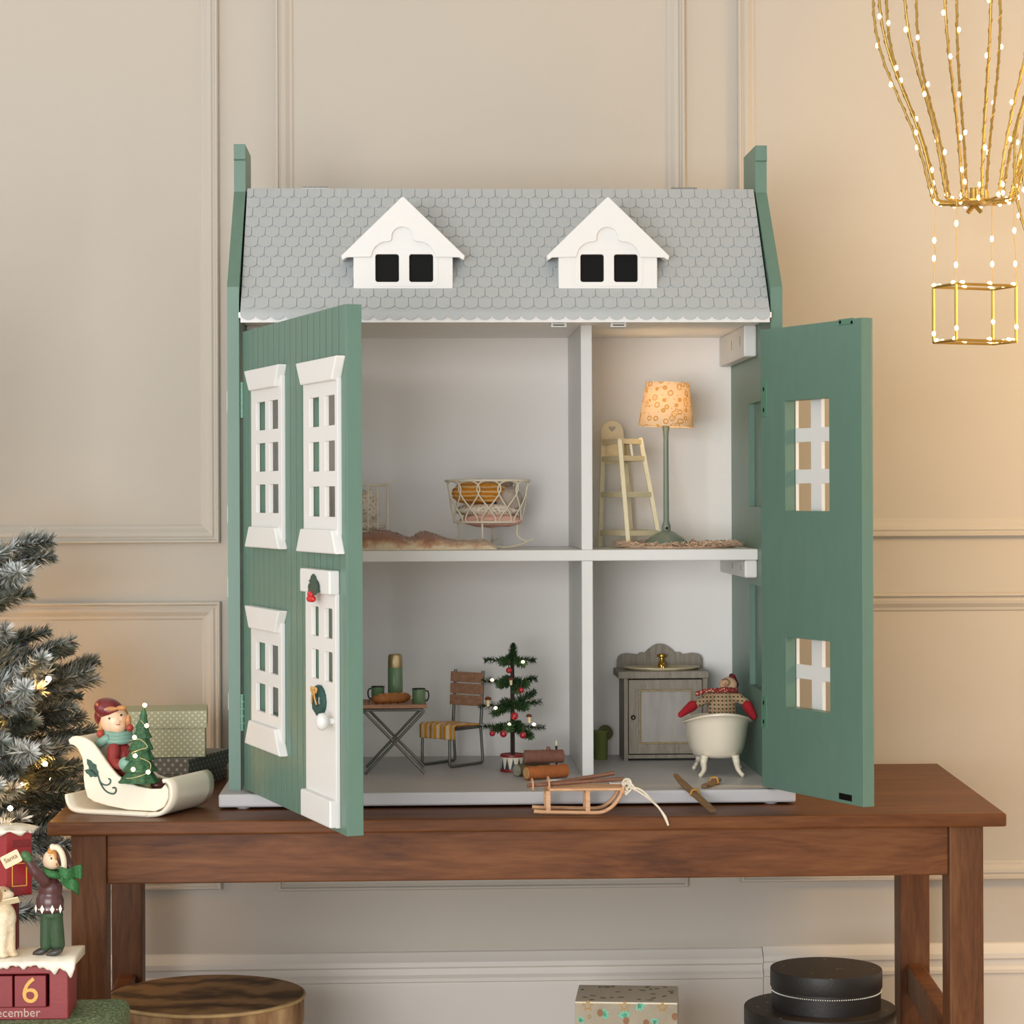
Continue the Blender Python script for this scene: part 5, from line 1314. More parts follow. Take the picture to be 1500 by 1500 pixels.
# runner tray: flat with upturned tail, front scroll
tray = [(97.5, 1167), (97.5, 1172), (99.5, 1180), (105, 1188), (118, 1192), (150, 1194), (190, 1196), (215, 1197.5)]
fr_s = [(215, 1197.5), (232, 1196), (243, 1188), (249.5, 1176), (250.5, 1162), (248, 1152), (243, 1147.5), (238, 1148)]
pl = [sl(px, py, 0) for px, py in tray]; mz = min(z for _, z in pl)
pts = spline([(x, 0, z - mz + .002) for x, z in pl], 4)
MB(MS).grid(lambda u, v: (pts[int(round(u * (len(pts) - 1)))].x, SWD * v, pts[int(round(u * (len(pts) - 1)))].z), len(pts), 8).build('tray', ivory, sleigh, smooth=180, solid=.0038)
pl2 = [sl(px, py, 0) for px, py in fr_s]; pts2 = spline([(x, 0, max(.002, z - mz + .002)) for x, z in pl2], 5)
MB(MS).grid(lambda u, v: (pts2[int(round(u * (len(pts2) - 1)))].x, SWD * v, pts2[int(round(u * (len(pts2) - 1)))].z), len(pts2), 8).build('front_scroll', ivory, sleigh, smooth=180, solid=.004)
# painted holly sprig on the near side
paint = mat('painted_green', '#35574A', .45, var=.15, scale=300)
MH2 = MS @ frame((0, inset - .0029, 0), (1, 0, 0), (0, 0, 1), (0, -1, 0))
def spx(px, py): return sl(px, py, inset)
def leaf2(p, q, wd):
    a, b_ = spx(*p), spx(*q); d = Vector((b_[0] - a[0], b_[1] - a[1])); L_ = d.length; ang = math.degrees(math.atan2(d.y, d.x))
    holly('painted_leaf', MH2, a[0], a[1], ang, L_, wd, paint, sleigh)
leaf2((146, 1136), (130, 1112), .0042); leaf2((146, 1136), (127, 1128), .0036)
def stroke(pxs, r, nm):
    pts = [MH2 @ Vector((*spx(*p), .0001)) for p in pxs]; MB().tube(spline(pts, 5), r, 6).build(nm, paint, sleigh, smooth=80)
stroke([(146, 1136), (149, 1146), (155, 1156), (162, 1161), (169, 1162), (172, 1158), (171, 1153.5), (167, 1153.5)], .0009, 'painted_stem')
stroke([(147, 1140), (151, 1147), (158, 1149.5), (163, 1147), (164, 1142), (161, 1140)], .0008, 'painted_stem')
# child: seated between the sides
mid = SWD * .46
def sp3(px, py, off=mid):
    p = hit(px, py, Lp + bxv * off, nS); return p
s = (sp3(101, 1100) - sp3(100, 1100)).length
skin = mat('figurine_skin', '#EFC9A6', .4, var=.04, coat=.2); redc = mat('figurine_red', '#8E2A2A', .35, var=.08, coat=.3); teal = mat('figurine_teal', '#7FA595', .45, var=.08); hair = mat('figurine_hair', '#C58A55', .55, var=.2, scale=300, bump=.5); fgreen = mat('figurine_fir', '#2F5A3A', .5, var=.3, scale=250, bump=1.0, bscale=350); olive2 = mat('figurine_olive', '#9AA36E', .5, var=.1)
H_ = sp3(168, 1056, mid)
coat = blob('coat', [(sp3(180, 1118), (15 * s, 13 * s, 24 * s)), (sp3(176, 1100), (14 * s, 12 * s, 12 * s))], [(sp3(167, 1098, mid - .012), sp3(165, 1116, mid - .018), 8.5 * s, 8 * s), (sp3(165, 1116, mid - .018), sp3(177, 1121, mid - .024), 7.5 * s, 6.5 * s)], redc, sleigh, .0012)
blob('head', [(H_, (18 * s, 16 * s, 18 * s)), (H_ + Vector((.004, -.006, -.005)), (11 * s, 11 * s, 10 * s)), (sp3(173.5, 1057.5, mid) + (CAM - H_).normalized() * 18.5 * s, (2.3 * s, 2 * s, 2 * s))], [], skin, sleigh, .0010)
fdir = ((CAM - H_).normalized() + ax * .12).normalized()
for px, py in ((160.5, 1052.5), (177.5, 1047.5)):
    p = sp3(px, py) ; p = p + (CAM - p).normalized() * 17.4 * s
    MB().ball(p, (1.7 * s, 1.2 * s, 1.5 * s), 8, 6).build('eye', mat('eye_dark', '#2A2119', .2), sleigh, smooth=180)
p = sp3(173, 1061.5); p = p + (CAM - p).normalized() * 18.6 * s
MB().tube([p + Vector((-2.6 * s, 0, .3 * s)), p + Vector((0, -.0006, -.4 * s)), p + Vector((2.6 * s, 0, .8 * s))], .0005, 5).build('mouth', mat('lip_red', '#B5544A', .4), sleigh)
blob('hair', [(H_ + Vector((-.001, .007, .003)), (18.5 * s, 14 * s, 17 * s)), (sp3(149, 1064, mid - .004), (4 * s, 5 * s, 9 * s)), (sp3(188, 1056, mid - .002), (4 * s, 5 * s, 9 * s)), (sp3(151, 1047, mid - .006), (4 * s, 4 * s, 7 * s)), (sp3(163, 1038.5, mid - .010), (9 * s, 4 * s, 3.2 * s)), (sp3(178, 1037, mid - .008), (7 * s, 4 * s, 3.5 * s))], [], hair, sleigh, .0011)
blob('hat', [(sp3(160, 1039, mid + .001), (20 * s, 19 * s, 14 * s), Matrix.Rotation(R(20), 3, 'Y')), (sp3(146, 1049, mid + .004), (7 * s, 12 * s, 11 * s))], [], mat('figurine_maroon', '#742029', .3, var=.06, coat=.4), sleigh, .0012)
b = MB(); cs = sp3(173, 1078); 
for i, (dz, rr) in enumerate(((0, 15), (.0035, 14), (-.0035, 15.5))):
    b.tube([cs + Vector((rr * s * math.cos(t), rr * s * .8 * math.sin(t), dz + .0015 * math.sin(t))) for t in [2 * math.pi * j / 20 for j in range(20)]], 4.2 * s, 8, True)
b.tube(spline([sp3(160, 1080, mid - .01), sp3(150, 1086, mid - .012), sp3(142, 1092, mid - .006)], 4), 6 * s, 8)
b.build('scarf', teal, sleigh, smooth=180)
for px, py, of in ((147, 1075, -.012), (190, 1066, -.008)):
    MB().ball(sp3(px, py, mid + of), (4.8 * s, 4.5 * s, 4.8 * s), 12, 8).build('hair_bow', mat('bow_red', '#A8402F', .45, var=.1), sleigh, smooth=180)
blob('mitten', [(sp3(184, 1119, mid - .028), (9 * s, 8 * s, 9 * s))], [(sp3(184, 1119, mid - .028), sp3(191, 1115, mid - .028), 5 * s, 3.5 * s)], teal, sleigh, .001)
blob('trousers', [], [(sp3(190, 1148, mid - .01), sp3(216, 1152, mid - .01), 9 * s, 8 * s), (sp3(196, 1144, mid + .008), sp3(222, 1146, mid + .008), 8 * s, 7 * s)], olive2, sleigh, .0012)
for px, py, of in ((230, 1150, -.01), (233, 1147, .008)): MB().ball(sp3(px, py, mid + of), (8 * s, 6.5 * s, 6.5 * s), 12, 8).build('shoe', mat('shoe_brown', '#4A2320', .35, var=.1), sleigh, smooth=180)
# fir tree held in front
tb, tp_ = sp3(203, 1146, mid - .026), sp3(211, 1034, mid - .020)
b = MB(); NT_ = 60; tiersn = 7; vs = []; NA = 28; hT = (tp_ - tb)
for i in range(NT_ + 1):
    t = i / NT_; f = (t * tiersn) % 1.0; r_ = (21.5 * s) * (1 - t) ** .85 * (1.12 - .35 * f) + .0004
    for k2 in range(NA):
        a = 2 * math.pi * k2 / NA; rr = r_ * (1 + .10 * math.sin(a * 9 + int(t * tiersn) * 1.3) + .06 * noise.noise(Vector((a * 3, t * 30, 0))))
        vs.append(tb + hT * t + Vector((rr * math.cos(a), rr * .8 * math.sin(a), 0)))
fs = [(i * NA + k2, i * NA + (k2 + 1) % NA, (i + 1) * NA + (k2 + 1) % NA, (i + 1) * NA + k2) for i in range(NT_) for k2 in range(NA)] + [tuple(range(NA))[::-1]]
b.add(vs, fs); b.build('fir_tree', fgreen, sleigh, smooth=180)
fb = emit('figurine_bulb', '#FFE9B4', 14.0); wire_m = mat('fairy_wire', '#D8C69A', .3, metal=.7)
for px, py in ((212, 1033), (215, 1063), (197, 1080), (198, 1107), (195, 1127), (217, 1131)):
    MB().ball(sp3(px, py, mid - .046 if py > 1050 else mid - .026), 2.5 * s, 10, 8).build('fairy_bulb', fb, sleigh, smooth=180)
for zig in ([(206, 1055), (215, 1063), (222, 1052)], [(190, 1085), (205, 1083), (216, 1094), (205, 1098), (193, 1103), (198, 1107)], [(185, 1140), (198, 1139), (217, 1131), (220, 1118), (205, 1110)]):
    MB().tube(spline([sp3(px, py, mid - .046) for px, py in zig], 5), .0004, 5).build('fairy_wire', wire_m, sleigh, smooth=80)
# ================================================================== BELOW THE BENCH: boxes
def roundbox(name, c, rx, ry, z0, z1, lid, m_body, m_lid, label, rot=0.0, over=.0016, m_top=None):
    o = thing(name, (c[0], c[1], z0), label, 'round box'); Rm = Matrix.Rotation(rot, 3, 'Z')
    MB().lathe([(1, 0), (1, z1 - z0 - .001), (.98, z1 - z0 - .001)], (c[0], c[1], z0), 64, rx, ry, Rm).build('box_body', m_body, o, smooth=40)
    k = (rx + over) / rx
    lo = MB().lathe([(k * .995, z1 - lid - z0), (k, z1 - lid - z0 + .0006), (k, z1 - z0 - .0012), (k * .994, z1 - z0)], (c[0], c[1], z0), 64, rx, ry, Rm).build('lid', m_lid, o, smooth=40)
    MB().lathe([(k * .990, z1 - z0 - .002), (k * .990, z1 - z0 + .0003), (0, z1 - z0 + .0003)], (c[0], c[1], z0), 64, rx, ry, Rm).build('lid_top', m_top or m_lid, lo, smooth=40)
    return o
bk = NT('burl_print'); k = bk
n1 = k.n('ShaderNodeTexNoise', Scale=9.0, Detail=5.0, Distortion=2.5); k.l(k.coord((1, 2.2, 1)), n1.inputs['Vector'])
wv = k.n('ShaderNodeTexWave', Scale=5.0, Distortion=9.0, Detail=3.0, _bands_direction='Y'); wv.inputs['Detail Scale'].default_value = 2.2; k.l(k.coord(), wv.inputs['Vector'])
f = k.math('ADD', k.math('MULTIPLY', wv.outputs['Fac'], .5), k.math('MULTIPLY', n1.outputs['Fac'], .5))
k.l(k.ramp(f, [(.22, '#4A351F'), (.45, '#7A5A38'), (.72, '#9A784F')]), k.b.inputs['Base Color']); k.b.inputs['Roughness'].default_value = .6
side_b = NT('bark_print'); k = side_b
n1 = k.n('ShaderNodeTexNoise', Scale=40.0, Detail=5.0); k.l(k.coord((1, 1, .35)), n1.inputs['Vector'])
k.l(k.ramp(n1.outputs['Fac'], [(.35, '#6B4A2D'), (.5, '#94704A'), (.7, '#C0A074')]), k.b.inputs['Base Color']); k.b.inputs['Roughness'].default_value = .7
bcY = -.01; c_ = P(303.5, 1456, bcY)
ob = roundbox('round_box', (c_.x, bcY), wpx(139.5, bcY), wpx(139.5, bcY) * .98, 0, c_.z, .03, side_b.m, side_b.m, 'wood grain printed round box under the left side of the bench', 0, .0012, bk.m)
ringm = mat('lid_edge', '#B99A69', .6, var=.15, scale=60)
MB().tube([(c_.x + wpx(140.8, bcY) * math.cos(2 * math.pi * i / 64), bcY + wpx(140.8, bcY) * .98 * math.sin(2 * math.pi * i / 64), c_.z - .0022) for i in range(64)], .0022, 6, True).build('lid_edge', ringm, ob, smooth=80)
# star box
card = mat('gift_card', '#E3D8C0', .6, var=.03); cardtop = mat('gift_card_top', '#A89E84', .6, var=.06)
fl0 = on(842, 1467, .199); fr0 = on(992.5, 1469, .199); u = (fr0 - fl0); wu = u.length; u.z = 0
sb, Msb = giftbox('gift_box', (fl0.x, fl0.y), u, wu, .088, 0, .199, .03, card, card, 'square gift box printed with gold stars and fir sprigs under the bench', 'gift box', .0)
gst = mat('print_gold', '#A8803C', .4, metal=.2, var=.1); gfir = mat('print_mint', '#6FBFA0', .6, var=.1); gcone = mat('print_cone', '#8A6242', .6, var=.1); gdk = mat('print_fir', '#6E7354', .6, var=.12)
def star(r, n=5, ri=.42, rot=90): return [((r if i % 2 == 0 else r * ri) * math.cos(R(rot + 180 / n * i)), (r if i % 2 == 0 else r * ri) * math.sin(R(rot + 180 / n * i))) for i in range(2 * n)]
Mf = Msb @ frame((0, -.0002, 0), (1, 0, 0), (0, 0, 1), (0, -1, 0))
sc = wu / 150.0
def front(px, py): return ((px - 842) * sc, .199 - (py - 1468) * sc)
for px, py, r in ((861, 1474, 9), (915, 1474, 8.5), (970, 1475, 9), (863, 1490, 4)):
    x, z = front(px, py); shape_obj('printed_star', [star(r * sc, ri=.5), star(r * .62 * sc, ri=.5)], .0003, Mf @ Matrix.Translation((x, z, 0)), gst, sb)
def sprig(px, py, ang, n, L_):
    x, z = front(px, py)
    for i in range(n):
        a = ang + (i - (n - 1) / 2) * 28
        out = [(0, -.8 * sc), (L_ * sc * .5, -2.4 * sc), (L_ * sc, 0), (L_ * sc * .5, 2.4 * sc), (0, .8 * sc)]
        if z + L_ * sc * math.sin(R(a)) > .1975: continue
        shape_obj('printed_sprig', [out], .0003, Mf @ Matrix.Translation((x, z, 0)) @ Matrix.Rotation(R(a), 4, 'Z'), gfir, sb)
sprig(882, 1487, 20, 5, 11); sprig(935, 1470, -60, 4, 12); sprig(915, 1491, 100, 5, 12); sprig(848, 1497, 40, 4, 9); sprig(958, 1499, 80, 4, 9)
for px, py in ((879, 1484), (917, 1495), (946, 1498), (988, 1488)):
    x, z = front(px, py); shape_obj('printed_cone', [[(4.5 * sc * math.cos(t), 5.5 * sc * math.sin(t)) for t in [2 * math.pi * i / 12 for i in range(12)]]], .0004, Mf @ Matrix.Translation((x, z, 0)), gcone, sb)
Mt = Msb @ frame((0, 0, .1992), (1, 0, 0), (0, 1, 0), (0, 0, 1)); rt = random.Random(5)
for i in range(26):
    x, y = rt.uniform(.006, wu - .006), rt.uniform(.006, .082); L_ = rt.uniform(.006, .010)
    shape_obj('printed_leaf', [[(0, -.0008), (L_ * .5, -.0022), (L_, 0), (L_ * .5, .0022), (0, .0008)]], .0003, Mt @ Matrix.Translation((x, y, 0)) @ Matrix.Rotation(rt.uniform(0, 6.28), 4, 'Z'), gdk, sb)
# black hat boxes
blk = mat('black_board', '#1E1C1B', .5, var=.15, scale=60, bump=.2); blk2 = speckled('black_speckled', '#383028', ['#7E7464', '#9A9080'], 75, .14, .1, .5)
hb = .03
ct = P(1210, 1418, hb); zt5 = ct.z
lower_z = P(1201, 1474, hb).z
cl = P(1201, 1474, hb)
roundbox('round_box', (cl.x, hb), wpx(110, hb), wpx(110, hb), 0, lower_z, .02, blk, blk, 'larger black round box, lower one of the stack', 0, .0012, blk2)
rb_ = roundbox('round_box', (ct.x, hb), wpx(80, hb), wpx(80, hb), lower_z + .0004, zt5, wpx(26, hb), blk, blk, 'smaller black round box with a white beaded line, on top of the stack', 0, .0016, blk2)
wd_ = mat('white_bead', '#E9E6DC', .4); bead = MB().ball((0, 0, 0), .00075, 8, 6); bme = bpy.data.meshes.new('bead'); bme.from_pydata(bead.v, [], bead.f); bme.materials.append(wd_)
rr_ = wpx(80, hb) + .0002; zbd = zt5 - wpx(31, hb)
for i in range(74):
    a = math.pi + math.pi * (i + .5) / 74; piece(bme, 'bead', rb_, (ct.x + rr_ * math.cos(a), hb + rr_ * math.sin(a), zbd))
# ================================================================== GREEN BOX WITH CALENDAR FIGURINE
YC = -.40
gbx = P(182, 1480, -.36).x; zgb = P(100, 1493, YC).z
weave = NT('green_weave'); k = weave
n1 = k.n('ShaderNodeTexVoronoi', Scale=260.0); k.l(k.coord((1, 1, 2)), n1.inputs['Vector'])
k.l(k.ramp(n1.outputs['Distance'], [(.1, '#8FA27C'), (.6, '#52674A')]), k.b.inputs['Base Color']); k.bump(n1.outputs['Distance'], .4, .001); k.b.inputs['Roughness'].default_value = .7
gb = thing('green_box', (gbx - .17, -.37, 0), 'green leaf patterned box carrying the calendar figurine', 'box')
MB().box((gbx - .335, -.475, 0), (gbx - .003, -.308, zgb - .03)).build('box_body', weave.m, gb, bevel=.012, seg=4)
MB().box((gbx - .338, -.478, zgb - .034), (gbx, -.305, zgb)).build('lid', weave.m, gb, bevel=.010, seg=4)
cal = thing('calendar_figurine', (P(21, 1490, YC).x, YC + .03, zgb), 'red december calendar figurine with a child posting a letter and a dog', 'figurine')
cred = mat('calendar_red', '#8C2F33', .5, var=.08, scale=60, bump=.15); cblk = mat('calendar_block', '#86292D', .5, var=.06)
snow = mat('snow_glaze', '#EFE8D8', .5, var=.03, bump=.2, bscale=150); dgap = mat('recess_dark', '#241013', .7, var=0)
x0, x1 = P(-58, 1450, YC).x, P(100, 1450, YC).x; z1 = P(50, 1415, YC).z
zc = lambda py, Y=YC: P(21, py, Y).z
xc = lambda px, Y=YC: P(px, 1450, Y).x
MB().plate(x0, x1, zgb, z1, [(xc(-31), xc(72), zc(1475.5), zc(1427.5))], YC, YC + .02).build('base', cred, cal, bevel=.0012)
MB().box((x0 + .0005, YC + .0195, zgb), (x1 - .0005, YC + .06, z1)).build('base_back', cred, cal, bevel=.0012)
MB().box((xc(-31) - .0004, YC + .0188, zc(1475.5) - .0004), (xc(72) + .0004, YC + .0196, zc(1427.5) + .0004)).build('recess', dgap, cal)
gilt = mat('gilt_paint', '#E0A94C', .4, var=.12, scale=300)
for a, b_, ch in ((-28, 18.5, '1'), (21.5, 67.5, '6')):
    MB().box((xc(a), YC - .0012, zc(1475.2)), (xc(b_), YC + .0165, zc(1429.5))).build('number_block', cblk, cal, bevel=.0006)
    M_ = frame((xc((a + b_) / 2 - (0 if ch == '6' else 0)), YC - .0014, zc(1452.5)), (1, 0, 0), (0, 0, 1), (0, -1, 0))
    text_obj('number', ch, .034, M_, gilt, cal)
MT = frame((xc(20), YC - .0003, zc(1484.0)), (1, 0, 0), (0, 0, 1), (0, -1, 0))
text_obj('lettering', 'December', .0115, MT, mat('letter_cream', '#C9A89A', .6), cal)
# snow cap with drips
b = MB(); NXs = 90; vs = []; rn = random.Random(8)
zs0 = zc(1400.5, YC + .03)
def drip(x):
    px = (x - xc(21)) / wpx(1, YC) + 21
    d = 2.5 + 2.5 * math.sin(px * .22) + 1.6 * math.sin(px * .55 + 1)
    d += 13 * math.exp(-((px - 79) / 7) ** 2) + 17 * math.exp(-((px - 103) / 6.5) ** 2)
    return max(0.5, d) * wpx(1, YC)
xs0, xs1 = x0 - .006, x1 + .0065
for i in range(NXs + 1):
    x = xs0 + (xs1 - xs0) * i / NXs; e = .002 * noise.noise(Vector((x * 60, 1, 0))); zt6 = z1 + .007 + .0012 * noise.noise(Vector((x * 90, 5, 0)))
    zl = z1 + .001 - drip(x)
    vs += [(x, YC + .066, z1 - .002), (x, YC + .066, zt6 - .001), (x, YC + .05, zt6), (x, YC + .01, zt6), (x, YC - .003 + e * .4, zt6 - .002), (x, YC - .006 + e, (zt6 + zl) / 2), (x, YC - .005 + e, zl + .001), (x, YC - .003, zl), (x, YC - .0004, zl + .001), (x, YC + .002, z1 + .0002)]
fs = [(i * 10 + k2, i * 10 + (k2 + 1) % 10, (i + 1) * 10 + (k2 + 1) % 10, (i + 1) * 10 + k2) for i in range(NXs) for k2 in range(10)] + [tuple(range(10)), tuple(NXs * 10 + k2 for k2 in range(10))[::-1]]
b.add(vs, fs); b.build('snow_ledge', snow, cal, smooth=180)
zsn = z1 + .0068
# boy
Yb = YC + .018; s = wpx(1, Yb); bp = lambda px, py, dy=0: P(px, py, Yb + dy)
maroon = mat('boy_maroon', '#4F2A2A', .4, var=.08, coat=.3); cord = mat('boy_corduroy', '#2F4A2E', .6, var=.2, scale=300, stretch=(3, 3, .3)); bskin = mat('boy_skin', '#EBCFAE', .45, var=.04); bgreen = mat('boy_scarf', '#2F6B38', .6, var=.25, scale=350, bump=.8, bscale=500); bhair = mat('boy_hair', '#C88A45', .55, var=.2, scale=300, bump=.4); bcream = mat('boy_cream', '#E9DCC0', .6, var=.04, bump=.2); bshoe = mat('boy_shoe', '#3F3C37', .35, var=.1)
blob('jumper', [(bp(73, 1322), (21 * s, 15 * s, 20 * s)), (bp(74, 1302), (18 * s, 13 * s, 17 * s)), (bp(73, 1332), (21.5 * s, 15.5 * s, 7 * s)), (bp(72, 1287), (12 * s, 10 * s, 10 * s))], [(bp(66, 1290, -.006), bp(52, 1277, -.010), 9.5 * s, 8.5 * s), (bp(52, 1277, -.010), bp(42, 1262, -.012), 8.5 * s, 6.5 * s)], maroon, cal, .0012)
blob('trousers', [(bp(76, 1340), (17 * s, 12 * s, 10 * s))], [(bp(69, 1342, 0), bp(68, 1384, 0), 10 * s, 9.5 * s), (bp(82, 1342, 0), bp(85, 1384, .002), 10 * s, 10.5 * s)], cord, cal, .0012)
for px, py, dy in ((60, 1391, .0), (80, 1393.5, -.006)):
    q = bp(px, py, dy); q.z = zsn + 5 * s
    MB().ball(q, (13 * s, 7 * s, 5.2 * s), 16, 10, Matrix.Rotation(R(-18), 3, 'Y')).build('shoe', bshoe, cal, smooth=180)
blob('head', [(bp(77, 1259), (14 * s, 13 * s, 15 * s)), (bp(68.5, 1265), (5 * s, 7 * s, 6 * s)), (bp(64.5, 1261.5), (2.4 * s, 2.5 * s, 2.2 * s))], [], bskin, cal, .001)
MB().ball(bp(75, 1257.5, -.0088), (1.3 * s, 1 * s, 1.8 * s), 8, 6).build('eye', mat('eye_dark2', '#2E4034', .2), cal, smooth=180)
MB().ball(bp(73, 1253.5, -.0086), (2.4 * s, .6 * s, .6 * s), 8, 6).build('eyebrow', bhair, cal, smooth=180)
blob('hair', [(bp(76, 1247), (7 * s, 12 * s, 6 * s)), (bp(83, 1254), (5 * s, 13 * s, 10 * s)), (bp(84, 1264), (3 * s, 12.5 * s, 5 * s))], [], bhair, cal, .0011)
hb_ = MB().tube(spline([bp(77, 1241.5, -.0095), bp(84, 1242, -.0105), bp(90, 1249, -.0108), bp(93.5, 1261, -.0100), bp(94, 1273, -.008)], 5), 4.2 * s, 10)
hb_.tube(spline([bp(77, 1241.5, .0095), bp(84, 1241, .0105), bp(90, 1248, .0108), bp(94, 1260, .0100), bp(94, 1272, .008)], 5), 4.2 * s, 10); hb_.tube([bp(77, 1241.5, -.0095), bp(77, 1240, 0), bp(77, 1241.5, .0095)], 4.2 * s, 10); hb_.build('hat_brim', bcream, cal, smooth=180)
blob('hat', [(bp(90, 1254), (11 * s, 13 * s, 14 * s)), (bp(97, 1262), (7 * s, 10 * s, 13 * s))], [(bp(99, 1262, 0), bp(105, 1273, -.004), 7 * s, 4 * s)], mat('boy_hat', '#4A2D29', .5, var=.1), cal, .0011)
MB().ball(bp(106, 1275.5, -.008), 4.6 * s, 12, 8).build('pompom', bcream, cal, smooth=180)
b = MB(); cs = bp(78, 1279)
b.tube([cs + Vector((13.5 * s * math.cos(t), 11 * s * math.sin(t), -.002 * math.cos(t))) for t in [2 * math.pi * j / 20 for j in range(20)]], 5.4 * s, 10, True)
b.build('scarf', bgreen, cal, smooth=180)
b = MB()
b.grid(lambda u, v: bp(88 + 31 * u, 1276 + 3 * math.sin(u * 5) + 4 * u + (v - .5) * (12 + 8 * u), -.012 - .004 * math.sin(u * 6)), 14, 8); b.build('scarf_end', bgreen, cal, smooth=180, solid=.003)
b = MB(); b.grid(lambda u, v: bp(90 + 24 * u, 1286 + 16 * u + 2 * math.sin(u * 6) + (v - .5) * (12 + 7 * u), -.010 + .003 * math.sin(u * 7)), 14, 8); b.build('scarf_end', bgreen, cal, smooth=180, solid=.003)
blob('mitten', [(bp(38, 1254, -.013), (7.5 * s, 6.5 * s, 7 * s))], [(bp(42, 1259, -.013), bp(36, 1252, -.013), 6 * s, 6 * s)], mat('boy_mitten', '#3F6B3E', .45, var=.08), cal, .001)
# white diamonds and dots round the hem
for px, w_ in ((54, 2.2), (64, 4.4), (79, 4.4), (90, 3.2)):
    q = bp(px, 1329.5, 0); off = math.sqrt(max(.05, 1 - ((px - 73) / 22.5) ** 2)) * 16.2 * s
    shape_obj('jumper_diamond', [[(0, -6.5 * s), (w_ * s * .75, 0), (0, 6.5 * s), (-w_ * s * .75, 0)]], .0008, frame((q.x, Yb - off, q.z), (1, 0, 0), (0, 0, 1), (0, -1, 0)), snow, cal)
for px in (59, 71.5, 85.5):
    q = bp(px, 1330, 0); off = math.sqrt(max(.05, 1 - ((px - 73) / 22.5) ** 2)) * 16.2 * s; MB().ball((q.x, Yb - off, q.z), 1.1 * s, 8, 6).build('jumper_dot', snow, cal, smooth=180)
# letter
q = bp(16.5, 1258.5, -.016); ang = R(27)
Mlt = frame(q, (math.cos(ang), 0, math.sin(ang)), (-math.sin(ang), 0, math.cos(ang)))
paper = mat('letter_paper', '#E3D3B0', .7, var=.06)
shape_obj('letter', [rrect(-13.5 * s, 13.5 * s, -9 * s, 9 * s, 2 * s)], .0014, Mlt, paper, cal, bev=.0003)
text_obj('lettering', 'Santa', .0062, Mlt @ Matrix.Translation((0, .0008, .0009)), mat('ink_brown', '#8A6A45', .7), cal)
# pillar box (mailbox) on a post
mred = mat('mailbox_red', '#8F1F24', .35, var=.06, coat=.3); mdk = mat('mailbox_dark_red', '#701A1E', .4, var=.05)  # second, deeper red for the mail slot and post
Ym = YC + .036; mp_ = lambda px, py: P(px, py, Ym)
a, c_ = mp_(-24, 1312), mp_(48, 1222)
box_ = MB(); ccx = P(9, 1300, Ym).x
def hexp(px, py, dy): return P(px, py, Ym + dy)
pl = [(-26, .006), (9, -.006), (47, .004), (47, .03), (-26, .03)]
vs = [P(px, 1300, Ym + dy) for px, dy in pl]; zlo, zhi = mp_(20, 1312).z, mp_(20, 1218).z
box_.add([Vector((v.x, v.y, zlo)) for v in vs] + [Vector((v.x, v.y, zhi)) for v in vs], [(4, 3, 2, 1, 0), (5, 6, 7, 8, 9)] + [(i, (i + 1) % 5, 5 + (i + 1) % 5, 5 + i) for i in range(5)])
mb_ = box_.build('mailbox', mred, cal, bevel=.001)
fA, fB = vs[1], vs[2]; ud = (fB - fA); ud.z = 0; fl2 = ud.length; ud.normalize(); nn = Vector((ud.y, -ud.x, 0))
Mm = frame((fA.x + nn.x * .0004, fA.y + nn.y * .0004, 0), ud, (0, 0, 1), nn)
def mz(py): return mp_(28, py).z
shape_obj('mail_slot', [rrect(fl2 * .22, fl2 * .92, mz(1240), mz(1231), .0006)], .0016, Mm, mdk, cal, bev=.0004)
shape_obj('gilt_frame', [rrect(fl2 * .22, fl2 * .80, mz(1298), mz(1264), .0008), rrect(fl2 * .22 + .0008, fl2 * .80 - .0008, mz(1298) + .0008, mz(1264) - .0008, .0006)], .0008, Mm, gilt, cal)
b = MB(); NXs = 30; vs = []
for i in range(NXs + 1):
    px = -30 + 80 * i / NXs; d = (2 + 2 * math.sin(px * .3) + 6 * math.exp(-((px - 33) / 5) ** 2) + 7 * math.exp(-((px + 4) / 7) ** 2)); zt6 = mp_(20, 1210 + 3 * ((px - 10) / 40) ** 2 * 2).z; zl = mp_(20, 1217 + d).z
    yf = Ym - .010 + .00024 * abs(px - 9)
    x = mp_(px, 1215).x
    vs += [(x, Ym + .034, zhi - .001), (x, Ym + .03, zt6 - .001), (x, yf + .008, zt6), (x, yf, zt6 - .003), (x, yf - .001, (zt6 + zl) / 2), (x, yf + .0005, zl), (x, yf + .004, zhi)]
fs = [(i * 7 + k2, i * 7 + (k2 + 1) % 7, (i + 1) * 7 + (k2 + 1) % 7, (i + 1) * 7 + k2) for i in range(NXs) for k2 in range(7)] + [tuple(range(7)), tuple(NXs * 7 + k2 for k2 in range(7))[::-1]]
b.add(vs, fs); b.build('snow_cap', snow, cal, smooth=180)
q = mp_(14, 1350); MB().box((q.x - 9 * s, Ym + .006, zsn - .001), (q.x + 9 * s, Ym + .020, zlo)).build('mailbox_post', mdk, cal, bevel=.0008)
